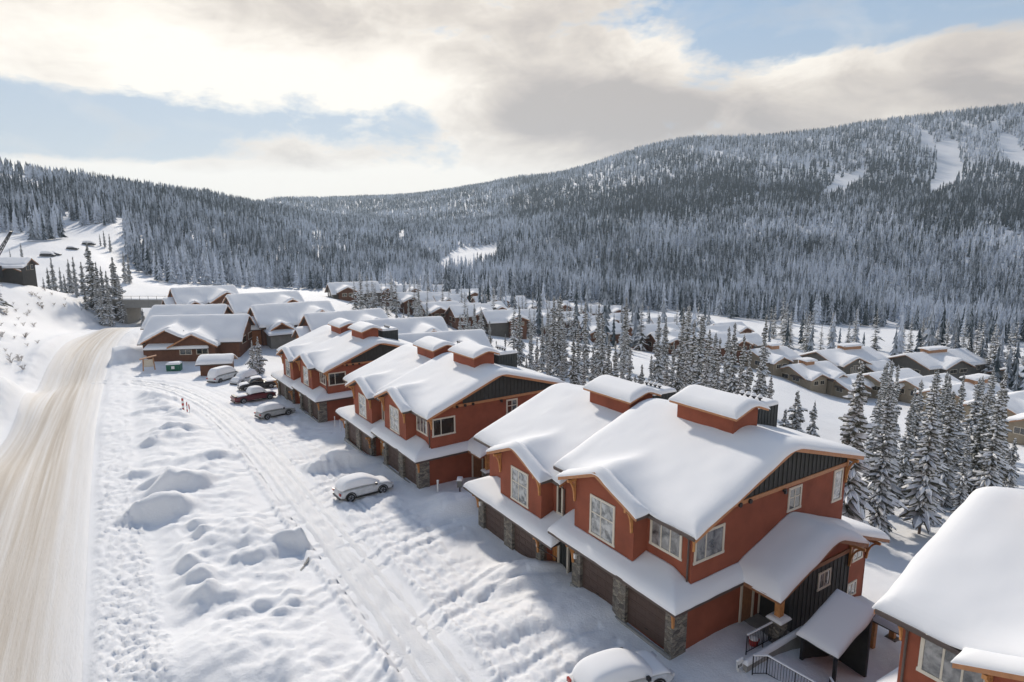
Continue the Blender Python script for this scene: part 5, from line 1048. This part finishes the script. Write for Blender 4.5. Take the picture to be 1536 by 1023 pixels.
scatter(34,[(1130,500),(1240,505),(1340,520),(1500,545),(1536,560),(1536,590),(1470,575),(1330,545),(1130,535)],180,320,'one of the spruces lined up behind the beige duplexes',G5,10,17,63)
scatter(26,[(1370,555),(1440,560),(1536,580),(1536,606),(1480,590)],180,300,'one of the spruces massed right of the largest grey duplex',G5,14,20,64,rw=(.9,1.2))
scatter(18,[(560,458),(760,470),(880,500),(860,540),(700,512)],80,300,'one of the spruces scattered in front of the village lane',G4,8,14,65)
scatter(30,[(1295,700),(1330,640),(1400,640),(1500,700),(1480,760),(1340,830),(1300,800)],44,100,'one of the spruces filling the dark middle of the belt',BELT,10,15,66,lod=0,rw=(.85,1.1))
scatter(12,[(740,560),(820,540),(960,555),(1140,590),(1060,610),(900,585)],60,140,'one of the snow dusted spruces crowded behind the townhouse roofs',G2,11,16,67,lod=0,rw=(.8,1.1))
# ---------------------------------------------------------------- the wooded slopes: too many trees to count, one mass
def build_forest():
    rs=np.random.RandomState(11); cand=[]
    for (r0,r1,sp) in ((140,480,4.3),(480,800,4.8),(800,1250,5.8),(1250,3000,8.)):
        area=.5*(r1*r1-r0*r0)*1.95; n=int(area/(sp*sp)); r=np.sqrt(rs.uniform(r0*r0,r1*r1,n)); th=rs.uniform(-.93,.93,n); cand.append(np.stack([r*np.sin(th),r*np.cos(th),np.full(n,sp)],1))
    c=np.concatenate(cand); x,y=c[:,0],c[:,1]; z=h_base(x,y)+h_det(x,y); px,py=project(x,y,z)
    # the woods begin behind the village and the snow strip; open runs and fields are left out
    low=[(-400,352),(0,350),(38,352),(45,362),(60,364),(95,358),(100,338),(120,340),(160,340),(186,330),(190,388),(205,410),(235,424),(300,428),(400,432),(520,437),(600,432),(650,434),(700,442),(760,447),(830,452),(900,456),(960,466),(1030,468),(1100,478),(1150,481),(1230,488),(1300,490),(1400,498),(1470,512),(1536,520),(1700,530),(2300,540)]
    keep=py<np.interp(px,[p[0] for p in low],[p[1] for p in low])
    opens=[[(1418,208),(1437,212),(1442,262),(1428,286),(1392,298),(1404,262),(1404,232),(1400,218)],[(1382,196),(1398,204),(1402,228),(1380,226)],[(1500,200),(1520,203),(1526,222),(1560,236),(1560,266),(1514,250),(1498,222)],[(1226,294),(1250,274),(1292,254),(1304,262),(1280,282),(1236,302)],[(1112,298),(1140,287),(1140,297),(1116,306)],[(650,408),(664,388),(690,372),(744,368),(750,392),(704,412)],[(-30,262),(10,262),(70,276),(64,284),(0,272),(-30,268)],[(598,350),(606,350),(606,362),(598,362)],[(990,254),(1002,251),(1002,257),(990,260)],[(1064,227),(1086,226),(1086,232),(1066,233)],[(96,325),(104,318),(110,350),(96,352)],[(1060,284),(1070,282),(1070,293),(1060,295)],[(1330,482),(1350,484),(1348,497),(1322,495)]]
    for p in opens: keep&=~in_poly(px,py,p)
    # the trees among and behind the houses that are too many to stand singly
    for dens_,p in ((.07,[(520,446),(640,446),(760,458),(900,470),(1050,500),(1100,530),(1060,548),(900,530),(760,505),(640,480),(530,462)]),(.10,[(1130,512),(1240,520),(1340,528),(1400,532),(1536,552),(1700,570),(1700,640),(1500,600),(1330,562),(1200,545),(1130,545)]),(.35,[(1375,548),(1450,556),(1536,574),(1640,600),(1640,640),(1520,610),(1455,598)])):
        keep|=in_poly(px,py,p)&(rs.rand(len(x))<dens_)&(np.hypot(x,y)>140)
    dn=fbm(x/60,y/60,3,70); keep&=(rs.rand(len(x))<np.clip((dn-.15)*5.,.4,1))
    dd=np.ones(len(x),bool)
    for a,b,r in SITES: dd&=((x-a)**2+(y-b)**2>r*r)
    keep&=dd; keep&=(px>-330)&(px<1900)
    x,y,z,sp=x[keep],y[keep],z[keep],c[keep,2]; print('forest trees',len(x))
    R_=np.hypot(x,y); Vs=[];Fs=[];Cs=[];base=0
    snowf=.62+(fbm(x/90,y/90,3,80)-.5)*.7+(fbm(x/14,y/14,2,81)-.5)*.5-.42*np.exp(-((z-90-80*(fbm(x/160,y/160,2,85)-.5))/45)**2)*(x>0)-.02*(x<-100)-.12*sstep(10,60,z); snowf=np.clip(snowf,.15,.97)
    for lod,(lo,hi,tiers,sides) in enumerate(((0,480,9,7),(480,800,6,6),(800,1250,4,5),(1250,9999,3,4))):
        m=(R_>=lo)&(R_<hi); n=m.sum()
        if n==0: continue
        X,Y,Z=x[m],y[m],z[m]; tv=rs.uniform(-.32,.28,n); H=rs.uniform(9.5,19,n)*np.where(X<-60,.82,1.)*(.8+.4*fbm(X/30,Y/30,2,90)); 
        if lod==3: H*=1.0
        Rb=H*rs.uniform(.10,.155,n)*(1.12 if lod>1 else 1.); rot=rs.rand(n)*6.28
        V=[];F=[];C_=[]; k=0
        for t in range(tiers):
            f0=t/tiers; f1=(t+1)/tiers; top=np.minimum(1.,f1+.22/tiers*1.5); zt=H*(.06+.94*top); zb=H*(.06+.94*f0)-H*.03; rb=Rb*((1-f0)**.8)*rs.uniform(.75,1.2,n)
            # star shaped skirt: apex, and alternating long and short rim points
            ap=np.stack([X,Y,Z+zt],1); rim=[]
            for s in range(sides*2 if lod<2 else sides):
                a=rot+t*1.3+s*math.pi*2/(sides*2 if lod<2 else sides); q=(1. if (s%2==0 or lod>=2) else .5)*rs.uniform(.7,1.25,n); rim.append(np.stack([X+np.cos(a)*rb*q,Y+np.sin(a)*rb*q,Z+zb+rs.uniform(-.1,.25,n)*(H*.05)+(0 if s%2==0 or lod>=2 else 1)*H*.02],1))
            V.append(ap); V+=rim; ns=len(rim)
            for s in range(ns):
                F.append((k,k+1+s,k+1+(s+1)%ns)); C_.append(np.clip(snowf[m]+tv+rs.uniform(-.22,.22,n),0,1))
            k+=ns+1
        nv=len(V); VV=np.stack(V,1).reshape(-1,3); FF=(np.array(F)[None]+np.arange(n)[:,None,None]*nv).reshape(-1,3)+base; CC=np.stack(C_,1).reshape(-1)
        Vs.append(VV);Fs.append(FF);Cs.append(CC); base+=len(VV)
    V=np.concatenate(Vs);F=np.concatenate(Fs);print('forest faces',len(F))
    o=link('spruce_forest',np_mesh('spruce_forest',V,F,'forest_mat',smooth=False,col=np.concatenate(Cs)),kind='stuff'); tag(o,'snow dusted spruce forest covering the valley slopes and the mountain','forest')
build_forest()
# ---------------------------------------------------------------- bare shrubs on the bank
def shrub_mesh(seed,H=1.3):
    rs=random.Random(seed); m=MB()
    for k in range(13):
        a=rs.random()*6.28; l=rs.uniform(.5,1)*H; sp=rs.uniform(.15,.6); b=(rs.uniform(-.15,.15),rs.uniform(-.15,.15),-.1); p=(math.cos(a)*sp*l*.5,math.sin(a)*sp*l*.5,l*.6); q=(math.cos(a)*sp*l,math.sin(a)*sp*l,l)
        m.tube([b,p,q],.013,3,.005)
        for j in range(3): a2=a+rs.uniform(-1,1); m.tube([p,(p[0]+math.cos(a2)*.25,p[1]+math.sin(a2)*.25,p[2]+.3)],.009,3,.004)
    me=bpy.data.meshes.new('shrub_twigs'); me.from_pydata([s for s in m.v],[],m.f); me.materials.append(MAT['twig_brown']); return me
SHR=[shrub_mesh(i) for i in range(4)]
rs=random.Random(9)
for i in range(60):
    px,py=rs.choice([(rs.uniform(0,60),rs.uniform(455,520)),(rs.uniform(40,180),rs.uniform(440,466)),(rs.uniform(45,150),rs.uniform(425,450)),(rs.uniform(0,45),rs.uniform(480,560))]); g=hit(px,py,40,260)
    if g is None: continue
    d,_=poly_sd(np.array([g[0]]),np.array([g[1]]),ROAD)
    if abs(d[0])<6: continue
    o=empty('bare_shrub',(g[0],g[1],gz(g[0],g[1])),rs.random()*6,'one of the leafless brown shrubs poking through the snow on the road bank','shrub','bare shrubs on the road bank'); s=link('twigs',SHR[i%4],o); q=rs.uniform(.4,.95); s.scale=(q*1.6,q*1.6,q)
# shrubs and young trees beside the big lodge wall
for px,py,q in ((236,520,2.0),(241,535,1.8),(238,505,1.6),(384,548,1.7),(392,556,1.5)):
    g=hit(px,py,60,200); o=empty('snowy_shrub',(g[0],g[1],gz(g[0],g[1])),0,'one of the snow caught shrubs along the big lodge wall','shrub','snow caught shrubs by the big lodge'); s=link('twigs',SHR[0],o); s.scale=(q,q,q*.8)
# ---------------------------------------------------------------- air
HAZE=.00013
def build_haze():
    m=bpy.data.materials.new('haze_mat'); m.use_nodes=True; nt=m.node_tree; nt.nodes.clear(); o=N(nt,'ShaderNodeOutputMaterial'); v=N(nt,'ShaderNodeVolumePrincipled'); v.inputs['Color'].default_value=(.70,.84,1,1); v.inputs['Density'].default_value=HAZE; v.inputs['Anisotropy'].default_value=.3
    nt.links.new(v.outputs[0],o.inputs['Volume']); MAT['haze_mat']=m; b=MB(); b.box(-30,4400,-4400,4400,-60,460); b.build('haze','haze_mat',None,kind='stuff'); m.cycles.homogeneous_volume=True if hasattr(m.cycles,'homogeneous_volume') else None
build_haze()
